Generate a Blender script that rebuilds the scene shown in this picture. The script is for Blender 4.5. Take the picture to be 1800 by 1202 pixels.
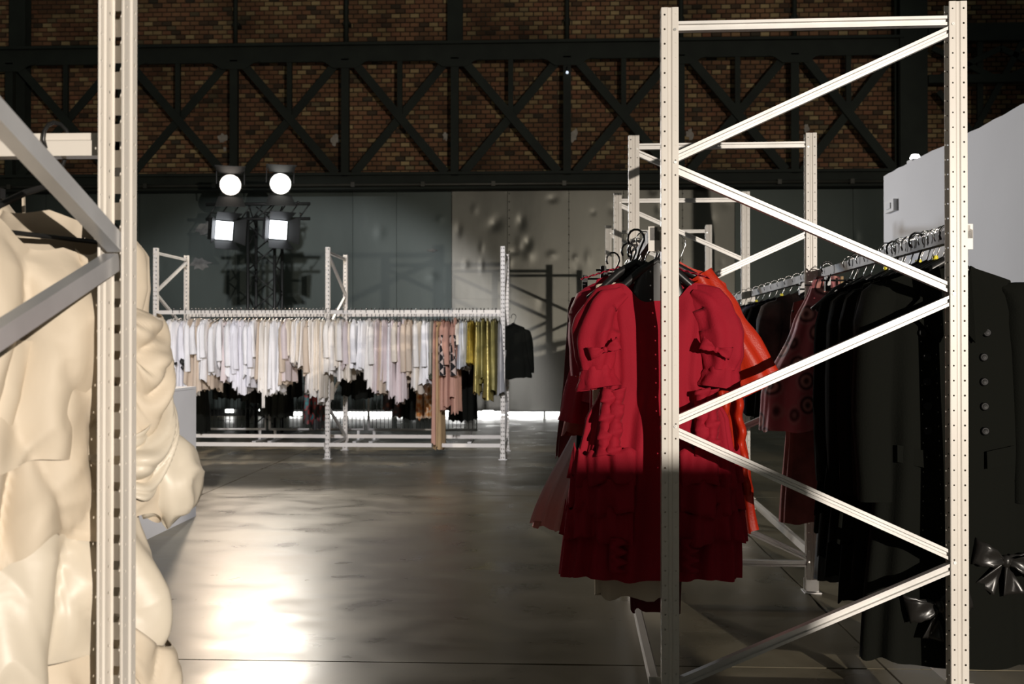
import bpy, bmesh, math, random
from mathutils import Vector, Matrix, noise, Quaternion
from math import sin, cos, pi, radians as R

for o in list(bpy.data.objects): bpy.data.objects.remove(o)
S = bpy.context.scene
COL = S.collection

# ------------------------------------------------------------------ camera
CAMZ = 1.345
YAW = R(2.4); TILT = R(0.4)
FPX = 1715.0; SHY = -7.0
cam = bpy.data.cameras.new('camera')
cam.sensor_width = 36.0; cam.sensor_fit = 'HORIZONTAL'
cam.lens = FPX / 1800.0 * 36.0
cam.shift_y = SHY / 1800.0
cam.clip_start = 0.05; cam.clip_end = 200
cam.dof.use_dof = True; cam.dof.focus_distance = 3.5; cam.dof.aperture_fstop = 5.6
camo = bpy.data.objects.new('camera', cam); COL.objects.link(camo)
camo.location = (0, 0, CAMZ); camo.rotation_euler = (R(90) + TILT, 0, YAW)
S.camera = camo

# ------------------------------------------------------------------ world, lamps, exposure
S.view_settings.view_transform = 'Standard'; S.view_settings.look = 'None'
S.view_settings.exposure = 0.0; S.view_settings.gamma = 1.0
S.view_settings.use_curve_mapping = False
w = bpy.data.worlds.new('hall_air'); S.world = w; w.use_nodes = True
w.node_tree.nodes['Background'].inputs[0].default_value = (0.62, 0.68, 0.62, 1)
w.node_tree.nodes['Background'].inputs[1].default_value = 0.075

def spot(name, loc, target, power, size, blend, color, radius=0.12):
    l = bpy.data.lights.new(name, 'SPOT'); l.energy = power; l.spot_size = R(size); l.spot_blend = blend
    l.color = color; l.shadow_soft_size = radius
    o = bpy.data.objects.new(name, l); COL.objects.link(o); o.location = loc
    d = Vector(target) - Vector(loc)
    o.rotation_euler = d.to_track_quat('-Z', 'Y').to_euler()
    return o
WARM = (1.0, 0.90, 0.79); COOL = (0.86, 0.92, 1.0)
spot('stage_lamp_right', (3.1, -4.0, 2.15), (0.4, 6.0, 1.75), 2650, 62, 0.35, WARM, 0.022)
spot('stage_lamp_rear', (0.2, -4.5, 5.6), (-3.3, 11.4, 1.2), 7600, 25, 0.35, (0.97, 0.95, 1.0), 0.15)

# ------------------------------------------------------------------ helpers
ca, sa, ct, st = cos(YAW), sin(YAW), cos(TILT), sin(TILT)
RIGHT = Vector((ca, sa, 0)); FWD = Vector((-sa * ct, ca * ct, st)); UP = Vector((sa * st, -ca * st, ct))
def P(px, py, Y):
    """world point seen at photograph pixel (px, py) on the plane y = Y"""
    d = FWD * FPX + RIGHT * (px - 900) + UP * ((601 - py) + SHY)
    t = Y / d.y
    return Vector((0, 0, CAMZ)) + d * t
def PX(px, Y): return P(px, 606, Y).x
def PZ(py, Y, px=900): return P(px, py, Y).z

def interp(x, pts):
    if x <= pts[0][0]: return pts[0][1]
    for (a, fa), (b, fb) in zip(pts, pts[1:]):
        if x <= b:
            t = (x - a) / (b - a); t = t * t * (3 - 2 * t) * 0.5 + t * 0.5
            return fa + (fb - fa) * t
    return pts[-1][1]

def mesh(name, verts, faces, mat=None, smooth=False):
    m = bpy.data.meshes.new(name); m.from_pydata([tuple(v) for v in verts], [], faces); m.update()
    if mat: m.materials.append(mat)
    if smooth:
        m.polygons.foreach_set('use_smooth', [True] * len(m.polygons))
    return m
def obj(name, me, parent=None, loc=None, rot=None):
    o = bpy.data.objects.new(name, me); COL.objects.link(o)
    if parent: o.parent = parent
    if loc is not None: o.location = loc
    if rot is not None: o.rotation_euler = rot
    return o
def empty(name, loc=(0, 0, 0), rz=0.0):
    o = obj(name, None, None, loc, (0, 0, rz)); o.empty_display_size = 0.1
    return o
def tag(o, label=None, cat=None, group=None, kind=None):
    if label: o['label'] = label
    if cat: o['category'] = cat
    if group: o['group'] = group
    if kind: o['kind'] = kind
    return o
def copy_tree(o, parent=None):
    c = o.copy(); COL.objects.link(c); c.parent = parent
    for ch in list(o.children): copy_tree(ch, c)
    return c

class MB:
    def __init__(s): s.v = []; s.f = []
    def add(s, vs, fs):
        k = len(s.v); s.v += [Vector(v) for v in vs]; s.f += [tuple(i + k for i in f) for f in fs]
    def box(s, a, b):
        x0, y0, z0 = a; x1, y1, z1 = b
        s.add([(x0,y0,z0),(x1,y0,z0),(x1,y1,z0),(x0,y1,z0),(x0,y0,z1),(x1,y0,z1),(x1,y1,z1),(x0,y1,z1)],
              [(0,3,2,1),(4,5,6,7),(0,1,5,4),(1,2,6,5),(2,3,7,6),(3,0,4,7)])
    def prism(s, prof, p0, p1, up):
        """closed profile [(side, up)] swept from p0 to p1"""
        p0 = Vector(p0); p1 = Vector(p1); d = (p1 - p0).normalized()
        side = d.cross(Vector(up)).normalized(); u = side.cross(d).normalized()
        n = len(prof)
        vs = [p + side * a + u * b for p in (p0, p1) for a, b in prof]
        fs = [(i, (i + 1) % n, n + (i + 1) % n, n + i) for i in range(n)]
        fs += [tuple(reversed(range(n))), tuple(range(n, 2 * n))]
        s.add(vs, fs)
    def bar(s, p0, p1, w, h, up=(0, 0, 1)):
        s.prism([(-w/2,-h/2),(w/2,-h/2),(w/2,h/2),(-w/2,h/2)], p0, p1, up)
    def tube(s, pts, rad, n=8, caps=True):
        pts = [Vector(p) for p in pts]
        rads = rad if isinstance(rad, (list, tuple)) else [rad] * len(pts)
        k0 = len(s.v); prev = None
        for i, p in enumerate(pts):
            d = (pts[min(i+1, len(pts)-1)] - pts[max(i-1, 0)]).normalized()
            if prev is None:
                a = Vector((0, 0, 1)) if abs(d.z) < 0.9 else Vector((0, 1, 0))
                e1 = d.cross(a).normalized()
            else:
                e1 = (prev - d * prev.dot(d)).normalized()
            prev = e1; e2 = d.cross(e1)
            for j in range(n):
                t = 2 * pi * j / n
                s.v.append(p + (e1 * cos(t) + e2 * sin(t)) * rads[i])
        for i in range(len(pts) - 1):
            for j in range(n):
                a = k0 + i * n + j; b = k0 + i * n + (j + 1) % n
                s.f.append((a, b, b + n, a + n))
        if caps:
            s.f.append(tuple(reversed(range(k0, k0 + n)))); e = k0 + (len(pts) - 1) * n
            s.f.append(tuple(range(e, e + n)))
    def lathe(s, prof, axis_o, axis_d, n=20):
        o = Vector(axis_o); d = Vector(axis_d).normalized()
        a = Vector((0, 0, 1)) if abs(d.z) < 0.9 else Vector((1, 0, 0))
        e1 = d.cross(a).normalized(); e2 = d.cross(e1); k0 = len(s.v)
        for r, h in prof:
            for j in range(n):
                t = 2 * pi * j / n
                s.v.append(o + d * h + (e1 * cos(t) + e2 * sin(t)) * r)
        for i in range(len(prof) - 1):
            for j in range(n):
                a_ = k0 + i * n + j; b_ = k0 + i * n + (j + 1) % n
                s.f.append((a_, b_, b_ + n, a_ + n))
    def build(s, name, mat, parent=None, smooth=False, loc=None, rot=None):
        return obj(name, mesh(name, s.v, s.f, mat, smooth), parent, loc, rot)

# ------------------------------------------------------------------ materials
def mat(name, col, rough=0.6, metal=0.0, var=0.0, vscale=6.0, bump=0.0, bscale=40.0, sheen=0.0, sheencol=None,
        spec=0.5, trans=0.0, alpha=1.0, vcol=None, stretch=(1, 1, 1), coat=0.0, rvar=0.0, aniso=0.0):
    m = bpy.data.materials.new(name); m.use_nodes = True
    nt = m.node_tree; b = nt.nodes['Principled BSDF']; L = nt.links
    b.inputs['Base Color'].default_value = (*col, 1); b.inputs['Roughness'].default_value = rough
    b.inputs['Metallic'].default_value = metal; b.inputs['Specular IOR Level'].default_value = spec
    b.inputs['Alpha'].default_value = alpha
    b.inputs['Coat Weight'].default_value = coat
    if sheen:
        b.inputs['Sheen Weight'].default_value = sheen
        b.inputs['Sheen Tint'].default_value = (*(sheencol or col), 1); b.inputs['Sheen Roughness'].default_value = 0.4
    if var or bump or rvar:
        tc = nt.nodes.new('ShaderNodeTexCoord'); mp = nt.nodes.new('ShaderNodeMapping')
        mp.inputs['Scale'].default_value = stretch
        L.new(tc.outputs['Object'], mp.inputs[0])
    if var or rvar:
        n = nt.nodes.new('ShaderNodeTexNoise'); n.inputs['Scale'].default_value = vscale; n.inputs['Detail'].default_value = 6
        L.new(mp.outputs[0], n.inputs['Vector'])
    if var:
        r = nt.nodes.new('ShaderNodeValToRGB')
        r.color_ramp.elements[0].position = 0.3; r.color_ramp.elements[1].position = 0.7
        c2 = vcol or tuple(min(1, c * (1 + var)) for c in col)
        r.color_ramp.elements[0].color = (*[c * (1 - var) for c in col], 1) if not vcol else (*col, 1)
        r.color_ramp.elements[1].color = (*c2, 1)
        L.new(n.outputs['Fac'], r.inputs[0]); L.new(r.outputs[0], b.inputs['Base Color'])
    if rvar:
        mr = nt.nodes.new('ShaderNodeMapRange'); mr.inputs[1].default_value = 0.3; mr.inputs[2].default_value = 0.7
        mr.inputs[3].default_value = rough - rvar; mr.inputs[4].default_value = rough + rvar
        L.new(n.outputs['Fac'], mr.inputs[0]); L.new(mr.outputs[0], b.inputs['Roughness'])
    if bump:
        n2 = nt.nodes.new('ShaderNodeTexNoise'); n2.inputs['Scale'].default_value = bscale; n2.inputs['Detail'].default_value = 4
        L.new(mp.outputs[0], n2.inputs['Vector'])
        bp = nt.nodes.new('ShaderNodeBump'); bp.inputs['Strength'].default_value = bump; bp.inputs['Distance'].default_value = 0.01
        L.new(n2.outputs['Fac'], bp.inputs['Height']); L.new(bp.outputs[0], b.inputs['Normal'])
    return m
def emis(name, col, strength):
    m = bpy.data.materials.new(name); m.use_nodes = True; b = m.node_tree.nodes['Principled BSDF']
    b.inputs['Base Color'].default_value = (0, 0, 0, 1)
    b.inputs['Emission Color'].default_value = (*col, 1); b.inputs['Emission Strength'].default_value = strength
    return m
M = {}
M['paint'] = mat('cream_painted_steel', (0.70, 0.66, 0.60), 0.38, 0.0, 0.05, 3, spec=0.5)
M['galv'] = mat('galvanised_steel', (0.62, 0.605, 0.58), 0.45, 0.35, 0.10, 8, stretch=(1, 1, 1))
M['galvL'] = mat('bright_zinc_steel', (0.55, 0.56, 0.58), 0.30, 0.45, 0.15, 5)
M['railshade'] = mat('shaded_grey_rail', (0.16, 0.155, 0.15), 0.6, 0.0, 0.35, 14)  # rail steel darkened, its shadow side put into the base colour
M['chrome'] = mat('chrome', (0.38, 0.38, 0.38), 0.22, 1.0)
M['bolt'] = mat('zinc_bolt', (0.6, 0.6, 0.58), 0.3, 1.0)
M['plastic'] = mat('black_plastic', (0.012, 0.012, 0.012), 0.35)
M['yellow'] = mat('yellow_plastic', (0.75, 0.65, 0.03), 0.4)
M['truss'] = mat('dark_green_girder_paint', (0.013, 0.018, 0.012), 0.75, 0.0, 0.3, 2.5, bump=0.2, bscale=30)
M['conduit'] = mat('conduit_grey', (0.07, 0.068, 0.055), 0.45, 0.3, 0.2, 3)
M['mortar'] = mat('sooty_mortar', (0.045, 0.037, 0.026), 0.95, 0, 0.4, 1.5)
M['plaster'] = mat('bare_plaster', (0.42, 0.38, 0.33), 0.9, 0, 0.2, 9)
M['white'] = mat('white_board_paint', (0.72, 0.72, 0.75), 0.7, 0, 0.03, 1.5)
M['plinth'] = mat('white_plinth_paint', (0.75, 0.75, 0.76), 0.6, 0, 0.03, 3)
M['black_metal'] = mat('black_metal', (0.012, 0.013, 0.012), 0.5, 0.2)
M['day'] = emis('daylight', (1.0, 0.99, 0.96), 9.0)

def brick_mat(name, use_attr):
    m = bpy.data.materials.new(name); m.use_nodes = True; nt = m.node_tree; b = nt.nodes['Principled BSDF']; L = nt.links
    b.inputs['Roughness'].default_value = 0.9; b.inputs['Specular IOR Level'].default_value = 0.2
    r = nt.nodes.new('ShaderNodeValToRGB'); cr = r.color_ramp
    cols = [(0.0, (0.05, 0.04, 0.028)), (0.12, (0.14, 0.075, 0.042)), (0.4, (0.21, 0.11, 0.058)), (0.62, (0.20, 0.092, 0.052)),
            (0.8, (0.25, 0.165, 0.08)), (0.95, (0.34, 0.25, 0.125)), (1.0, (0.06, 0.05, 0.035))]
    cr.elements[0].position = 0; cr.elements[0].color = (*cols[0][1], 1)
    cr.elements[1].position = 1; cr.elements[1].color = (*cols[-1][1], 1)
    for p, c in cols[1:-1]:
        e = cr.elements.new(p); e.color = (*c, 1)
    if use_attr:
        a = nt.nodes.new('ShaderNodeAttribute'); a.attribute_name = 'tone'; L.new(a.outputs['Fac'], r.inputs[0])
    else:
        a = nt.nodes.new('ShaderNodeObjectInfo'); L.new(a.outputs['Random'], r.inputs[0])
    g = nt.nodes.new('ShaderNodeNewGeometry')
    n = nt.nodes.new('ShaderNodeTexNoise'); n.inputs['Scale'].default_value = 0.9; n.inputs['Detail'].default_value = 5
    L.new(g.outputs['Position'], n.inputs['Vector'])
    mr = nt.nodes.new('ShaderNodeMapRange'); mr.inputs[1].default_value = 0.3; mr.inputs[2].default_value = 0.65
    mr.inputs[3].default_value = 0.6; mr.inputs[4].default_value = 1.5; L.new(n.outputs['Fac'], mr.inputs[0])
    mx = nt.nodes.new('ShaderNodeVectorMath'); mx.operation = 'SCALE'
    L.new(r.outputs[0], mx.inputs[0]); L.new(mr.outputs[0], mx.inputs['Scale']); L.new(mx.outputs[0], b.inputs['Base Color'])
    return m
M['brickA'] = brick_mat('sooty_brick_field', True); M['brickO'] = brick_mat('sooty_brick', False)

def floor_mat():
    m = bpy.data.materials.new('polished_concrete'); m.use_nodes = True; nt = m.node_tree; b = nt.nodes['Principled BSDF']; L = nt.links
    g = nt.nodes.new('ShaderNodeNewGeometry')
    def nz(scale, det, stretch=None, dist=0.0):
        n = nt.nodes.new('ShaderNodeTexNoise'); n.inputs['Scale'].default_value = scale; n.inputs['Detail'].default_value = det
        n.inputs['Distortion'].default_value = dist
        if stretch:
            mp = nt.nodes.new('ShaderNodeMapping'); mp.inputs['Scale'].default_value = stretch
            L.new(g.outputs['Position'], mp.inputs[0]); L.new(mp.outputs[0], n.inputs['Vector'])
        else: L.new(g.outputs['Position'], n.inputs['Vector'])
        return n
    n1 = nz(0.55, 8, (1, 1.6, 1), 0.8); n2 = nz(2.2, 9, (1, 1.5, 1), 0.5); n3 = nz(38, 4)
    r = nt.nodes.new('ShaderNodeValToRGB'); r.color_ramp.elements[0].position = 0.28; r.color_ramp.elements[1].position = 0.75
    r.color_ramp.elements[0].color = (0.074, 0.066, 0.044, 1); r.color_ramp.elements[1].color = (0.225, 0.196, 0.135, 1)
    ad = nt.nodes.new('ShaderNodeMath'); ad.operation = 'MULTIPLY_ADD'; ad.inputs[1].default_value = 0.5
    hf = nt.nodes.new('ShaderNodeMath'); hf.operation = 'MULTIPLY'; hf.inputs[1].default_value = 0.5
    L.new(n2.outputs['Fac'], hf.inputs[0]); L.new(n1.outputs['Fac'], ad.inputs[0]); L.new(hf.outputs[0], ad.inputs[2])
    L.new(ad.outputs[0], r.inputs[0])
    # dark pits and scuffs
    v = nz(9, 6, (1, 2.2, 1), 3.0); pr = nt.nodes.new('ShaderNodeMapRange')
    pr.inputs[1].default_value = 0.70; pr.inputs[2].default_value = 0.76; pr.inputs[3].default_value = 1.0; pr.inputs[4].default_value = 0.35
    L.new(v.outputs['Fac'], pr.inputs[0])
    mx = nt.nodes.new('ShaderNodeVectorMath'); mx.operation = 'SCALE'
    L.new(r.outputs[0], mx.inputs[0]); L.new(pr.outputs[0], mx.inputs['Scale']); L.new(mx.outputs[0], b.inputs['Base Color'])
    rr = nt.nodes.new('ShaderNodeMapRange'); rr.inputs[1].default_value = 0.3; rr.inputs[2].default_value = 0.7
    rr.inputs[3].default_value = 0.24; rr.inputs[4].default_value = 0.42; L.new(n2.outputs['Fac'], rr.inputs[0]); L.new(rr.outputs[0], b.inputs['Roughness'])
    b.inputs['Specular IOR Level'].default_value = 0.35
    bp = nt.nodes.new('ShaderNodeBump'); bp.inputs['Strength'].default_value = 0.05; bp.inputs['Distance'].default_value = 0.012
    sm = nt.nodes.new('ShaderNodeMath'); sm.operation = 'MULTIPLY_ADD'; sm.inputs[1].default_value = 0.12
    L.new(n3.outputs['Fac'], sm.inputs[0]); L.new(n2.outputs['Fac'], sm.inputs[2])
    L.new(sm.outputs[0], bp.inputs['Height']); L.new(bp.outputs[0], b.inputs['Normal'])
    return m
M['floor'] = floor_mat()
def steel_mat(name, c0, c1, rough, metal):
    m = mat(name, c0, rough, metal, 0.3, 0.9, 0.12, 5, vcol=c1, stretch=(1, 1, 0.35), rvar=0.08)
    return m
M['steelL'] = steel_mat('dark_sheet_steel', (0.065, 0.082, 0.073), (0.105, 0.128, 0.115), 0.50, 0.4)
M['steelR'] = steel_mat('dented_sheet_steel', (0.12, 0.118, 0.10), (0.21, 0.205, 0.175), 0.40, 0.75)

# ------------------------------------------------------------------ setting: floor
random.seed(4)
mb = MB(); mb.box((-16, -9, -0.10), (14, 18.6, -0.015))
floor = mb.build('floor', mat('joint_dirt', (0.02, 0.02, 0.016), 0.95)); tag(floor, kind='structure')
xs = [-16, -7.7, -3.15, PX(1590, 3.9), 5.95, 14]; ys = [-9, -0.4, 4.12, 8.7, 13.3, 18.45]
for i in range(5):
    for j in range(5):
        g = 0.005
        x0, x1, y0, y1 = xs[i] + g, xs[i+1] - g, ys[j] + g, ys[j+1] - g
        # chipped slab edges
        def edge(a, b, n=24):
            pts = []
            for k in range(n):
                t = k / n; p = [a[0] + (b[0]-a[0]) * t, a[1] + (b[1]-a[1]) * t]
                pts.append(p)
            return pts
        ring = edge((x0, y0), (x1, y0)) + edge((x1, y0), (x1, y1)) + edge((x1, y1), (x0, y1)) + edge((x0, y1), (x0, y0))
        cx, cy = (x0 + x1) / 2, (y0 + y1) / 2; n = len(ring); vs = []
        for q in ring:
            c = max(0, noise.noise(Vector((q[0] * 3.1, q[1] * 3.1, 7))) - 0.15) * 0.03
            dx = c if q[0] < cx else -c; dy = c if q[1] < cy else -c
            vs.append((q[0] + dx, q[1] + dy, 0))
        vs += [(x, y, -0.02) for x, y, _ in vs]
        fs = [tuple(range(n))] + [(k, n + k, n + (k + 1) % n, (k + 1) % n) for k in range(n)]
        obj('slab', mesh('slab', vs, fs, M['floor']), floor)

# ------------------------------------------------------------------ setting: back wall
WY = 18.0
ZS = PZ(331, WY)            # top of the steel sheeting
mb = MB(); mb.box((-14, WY + 0.16, ZS - 0.1), (13, WY + 0.5, 9.6)); mb.box((-14, WY + 0.30, 0.16), (13, WY + 0.5, ZS))
wall = mb.build('wall_back', M['mortar']); tag(wall, kind='structure')
CH, BL = 0.0865, 0.178
bricks = []; row = 0; z = ZS + 0.03
random.seed(11)
while z < 8.9:
    x = -13.8 + (row % 2) * BL * 0.5
    while x < 12.8:
        l = BL if row % 2 == 0 else BL
        bricks.append((x, z, random.random(), random.uniform(-0.006, 0.006))); x += l
    z += CH; row += 1
parts_b = [b for b in bricks if -3.6 < b[0] + BL/2 < 2.0 and PZ(262, WY) < b[1] < PZ(183, WY)]
parts_b = sorted(parts_b, key=lambda b: abs(b[0] + 0.8))[:300]; ps = set((b[0], b[1]) for b in parts_b)
def brick_geo(x, z, dy):
    a, b_ = x + 0.006, x + BL - 0.006; c, d = z + 0.006, z + CH - 0.006; y = WY + 0.135 + dy; e = 0.006
    return [(a, y+0.03, c), (b_, y+0.03, c), (b_, y+0.03, d), (a, y+0.03, d), (a+e, y, c+e), (b_-e, y, c+e), (b_-e, y, d-e), (a+e, y, d-e)]
BF = [(4,5,6,7), (0,1,5,4), (1,2,6,5), (2,3,7,6), (3,0,4,7)]
vs, fs, tone = [], [], []
for x, z, t, dy in bricks:
    if (x, z) in ps: continue
    k = len(vs); vs += brick_geo(x, z, dy); fs += [tuple(i + k for i in f) for f in BF]; tone += [t] * 5
me = mesh('brick_field', vs, fs, M['brickA']); at = me.attributes.new('tone', 'FLOAT', 'FACE'); at.data.foreach_set('value', tone)
bf = obj('brick_field', me, wall); tag(bf, kind='stuff')
bm_ = mesh('brick', [(v[0], v[1] - WY - 0.135, v[2]) for v in brick_geo(0, 0, 0)], BF, M['brickO'])
for x, z, t, dy in parts_b: obj('brick', bm_, wall, (x, WY + 0.135 + dy, z))

def blob(cx, cy, rx, ry, Y, seed, parent, m, name):
    random.seed(seed); n = 18; vs = []
    for k in range(n):
        t = 2 * pi * k / n; r = random.uniform(0.55, 1.15)
        p = P(cx + rx * r * cos(t), cy + ry * r * sin(t), Y); vs.append(p)
    vs2 = [v + Vector((0, 0.012, 0)) for v in vs]; c = sum(vs, Vector()) / n - Vector((0, 0.004, 0))
    fs = [(n * 2, (k + 1) % n, k) for k in range(n)] + [(k, (k + 1) % n, n + (k + 1) % n, n + k) for k in range(n)]
    obj(name, mesh(name, vs + vs2 + [c], fs, m), parent)
for i, (cx, cy, rx, ry) in enumerate([(391, 243, 9, 9), (395, 262, 3, 5), (588, 246, 8, 11), (783, 240, 5, 9), (1009, 238, 7, 14), (1213, 235, 7, 11), (1418, 226, 5, 9)]):
    blob(cx, cy, rx, ry, WY + 0.118, i, wall, M['plaster'], 'plaster_patch')

# sheet-steel panels
SP = mat('paint_smear', (0.20, 0.20, 0.185), 0.8, 0, 0.3, 12)
def panel(px0, px1, z0, z1, Y, m, dents, seed, name='steel_panel'):
    random.seed(seed)
    x0, x1 = PX(px0, Y) + 0.004, PX(px1, Y) - 0.004
    nx = max(6, int((x1 - x0) / 0.03)); nz_ = max(6, int((z1 - z0) / 0.035))
    ds = []
    for _ in range(dents):
        ds.append((random.uniform(x0, x1), z0 + (z1 - z0) * random.uniform(0.25, 1.0), random.uniform(0.035, 0.11), random.uniform(0.04, 0.13), random.uniform(-0.012, 0.016)))
    vs, fs = [], []
    for j in range(nz_ + 1):
        for i in range(nx + 1):
            x = x0 + (x1 - x0) * i / nx; z = z0 + (z1 - z0) * j / nz_
            y = 0.012 * noise.noise(Vector((x * 0.9, seed, z * 0.7)))
            for (dx, dz, rx, rz, a) in ds:
                q = ((x - dx) / rx) ** 2 + ((z - dz) / rz) ** 2
                if q < 9: y += a * math.exp(-q)
            vs.append((x, Y + y, z))
    for j in range(nz_):
        for i in range(nx):
            a = j * (nx + 1) + i; fs.append((a, a + 1, a + nx + 2, a + nx + 1))
    rim = [i for i in range(nx + 1)] + [j * (nx + 1) + nx for j in range(1, nz_ + 1)] + [nz_ * (nx + 1) + i for i in range(nx - 1, -1, -1)] + [j * (nx + 1) for j in range(nz_ - 1, 0, -1)]
    k = len(vs); n = len(rim)
    vs += [vs[i] for i in rim]; vs += [(vs[i][0], Y + 0.03, vs[i][2]) for i in rim]
    fs += [(k + q, k + n + q, k + n + (q + 1) % n, k + (q + 1) % n) for q in range(n)]
    return obj(name, mesh(name, vs, fs, m, True), wall)
ZB = 0.135
for i, (a, b) in enumerate([(-320, -130), (-130, 80), (80, 245), (245, 413), (413, 620), (620, 697), (697, 794)]):
    panel(a, b, ZB, ZS, WY + 0.10, M['steelL'], 2, i)
ZM = PZ(525, WY)
for i, (a, b) in enumerate([(794, 892), (892, 1000), (1000, 1096), (1096, 1200), (1200, 1292)]):
    panel(a, b, ZM, ZS, WY, M['steelR'], 11 if i < 3 else 5, 30 + i)
    panel(a, b, ZB, ZM, WY, M['steelR'], 2, 50 + i)
for i, (a, b) in enumerate([(1292, 1500), (1500, 1700), (1700, 2000)]):
    panel(a, b, ZB, ZS, WY + 0.05, M['steelL'], 3, 70 + i)
blob(362, 402, 18, 12, WY + 0.085, 51, wall, SP, 'paint_smear'); blob(352, 462, 20, 12, WY + 0.085, 52, wall, SP, 'paint_smear')
blob(375, 412, 14, 6, WY + 0.085, 53, wall, SP, 'paint_smear'); blob(760, 440, 9, 3, WY + 0.085, 54, wall, SP, 'paint_smear')
# rivets along the dented seams
random.seed(2)
mb = MB()
for px in (895, 1000, 1096, 1200):
    for k in range(26):
        c = P(px, 340 + k * 14.5, WY - 0.002); mb.lathe([(0.014, 0.006), (0.010, -0.006), (0.001, -0.009)], c, (0, 1, 0), 6)
tag(mb.build('rivet_rows', M['steelR'], wall, True), kind='stuff')
# glowing strips standing in for daylight in the gaps under the doors
mb = MB(); mb.box((-14, WY + 0.24, 0.0), (13, WY + 0.29, 0.16))
sill = mb.build('trim_1', M['black_metal']); tag(sill, kind='structure')
def gap(px0, px1, py0, py1, n):
    a = P(px0, py1, WY + 0.2); b = P(px1, py0, WY + 0.2)
    m_ = MB(); m_.box((a.x, WY + 0.2, max(a.z, 0.005)), (b.x, WY + 0.22, b.z)); o = m_.build('daylight_gap_%d' % n, M['day']); tag(o, kind='structure')
for i, (a, b, c, d) in enumerate([(396, 411, 716, 725), (455, 460, 717, 722), (509, 530, 724, 730), (567, 604, 724, 731), (611, 688, 724, 731), (698, 707, 726, 731), (724, 731, 728, 732), (782, 816, 722, 732), (836, 880, 723, 732), (849, 867, 716, 723), (881, 955, 724, 732), (959, 985, 724, 732)]):
    gap(a, b, c, d, i + 1)

# ------------------------------------------------------------------ lattice girder
GY = 17.62
girder = empty('lattice_girder', (0, GY, 0))
tag(girder, 'dark steel lattice girder with crossed braces along the brick wall', 'girder')
def gz(py): return PZ(py, GY, 800)
zt0, zt1 = gz(106), gz(74); zb0, zb1 = gz(330), gz(303)
X0, X1 = PX(-60, GY), PX(1588, GY)
def gpart(name, mbx, m='truss'): return mbx.build(name, M[m], girder)
mb = MB(); mb.box((X0, -0.10, zt1 - 0.05), (X1, 0.14, zt1)); gpart('top_flange', mb)
mb = MB(); mb.box((X0, -0.02, zt0), (X1, 0.03, zt1 - 0.05)); gpart('top_chord', mb)
mb = MB(); mb.box((X0, -0.10, zb1 - 0.05), (X1, 0.14, zb1)); gpart('bottom_flange', mb)
mb = MB(); mb.box((X0, -0.02, zb0), (X1, 0.03, zb1 - 0.05)); gpart('bottom_chord', mb)
mb = MB(); mb.box((X0, -0.10, zb0 - 0.03), (X1, 0.14, zb0)); gpart('bottom_flange', mb)
nodes = [PX(p, GY) for p in (15, 213, 410, 606, 799, 997, 1197, 1398, 1588)]
L_ = [(-0.07, -0.02), (0.07, -0.02), (0.07, 0.0), (-0.05, 0.0), (-0.05, 0.09), (-0.07, 0.09)]
for i, x in enumerate(nodes):
    mb = MB(); mb.prism(L_, (x, 0, zb1 - 0.06), (x, 0, zt0 + 0.05), (0, 1, 0)); gpart('vertical', mb)
    w2 = 0.36; zz = zt0 - 0.12
    mb = MB()
    pr = [(x - w2 - 0.14, zt0 + 0.02), (x - w2, zt0 - 0.02), (x - 0.22, zz), (x + 0.22, zz), (x + w2, zt0 - 0.02), (x + w2 + 0.14, zt0 + 0.02)]
    n = len(pr); vs = [(a, -0.035, b) for a, b in pr] + [(a, -0.02, b) for a, b in pr]
    mb.add(vs, [tuple(range(n)), tuple(reversed(range(n, 2*n)))] + [(k, n + k, n + (k+1) % n, (k+1) % n) for k in range(n)]); gpart('gusset', mb)
for a, b in zip(nodes, nodes[1:]):
    mid = (a + b) / 2; zm = (zt0 + zb1) / 2 - 0.05
    DG = [(-0.075, -0.015), (0.075, -0.015), (0.075, 0.0), (-0.055, 0.0), (-0.055, 0.07), (-0.075, 0.07)]
    mb = MB(); mb.prism(DG, (a + 0.16, -0.01, zt0), (b - 0.16, -0.01, zb1), (0, 1, 0)); gpart('diagonal', mb)
    mb = MB(); mb.prism(DG, (b - 0.16, 0.06, zt0), (a + 0.16, 0.06, zb1), (0, 1, 0)); gpart('diagonal', mb)
    mb = MB(); mb.bar((mid, 0.02, zm), (mid, 0.02, zt0 + 0.05), 0.09, 0.06, (0, 1, 0)); gpart('hanger_bar', mb)
# conduit runs on the bottom chord
cd = empty('cable_conduit', (0, GY, 0)); tag(cd, 'grey conduit pipe running along the foot of the dark girder', 'conduit')
mb = MB(); mb.tube([(X0, -0.15, zb0 + 0.04), (X1, -0.15, zb0 + 0.04)], 0.028, 8); mb.build('pipe', M['conduit'], cd, True)
for k in range(14):
    x = X0 + 0.9 + k * 1.27; mb = MB(); mb.box((x - 0.035, -0.19, zb0), (x + 0.035, -0.10, zb0 + 0.085)); mb.build('clamp', M['conduit'], cd)
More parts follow.
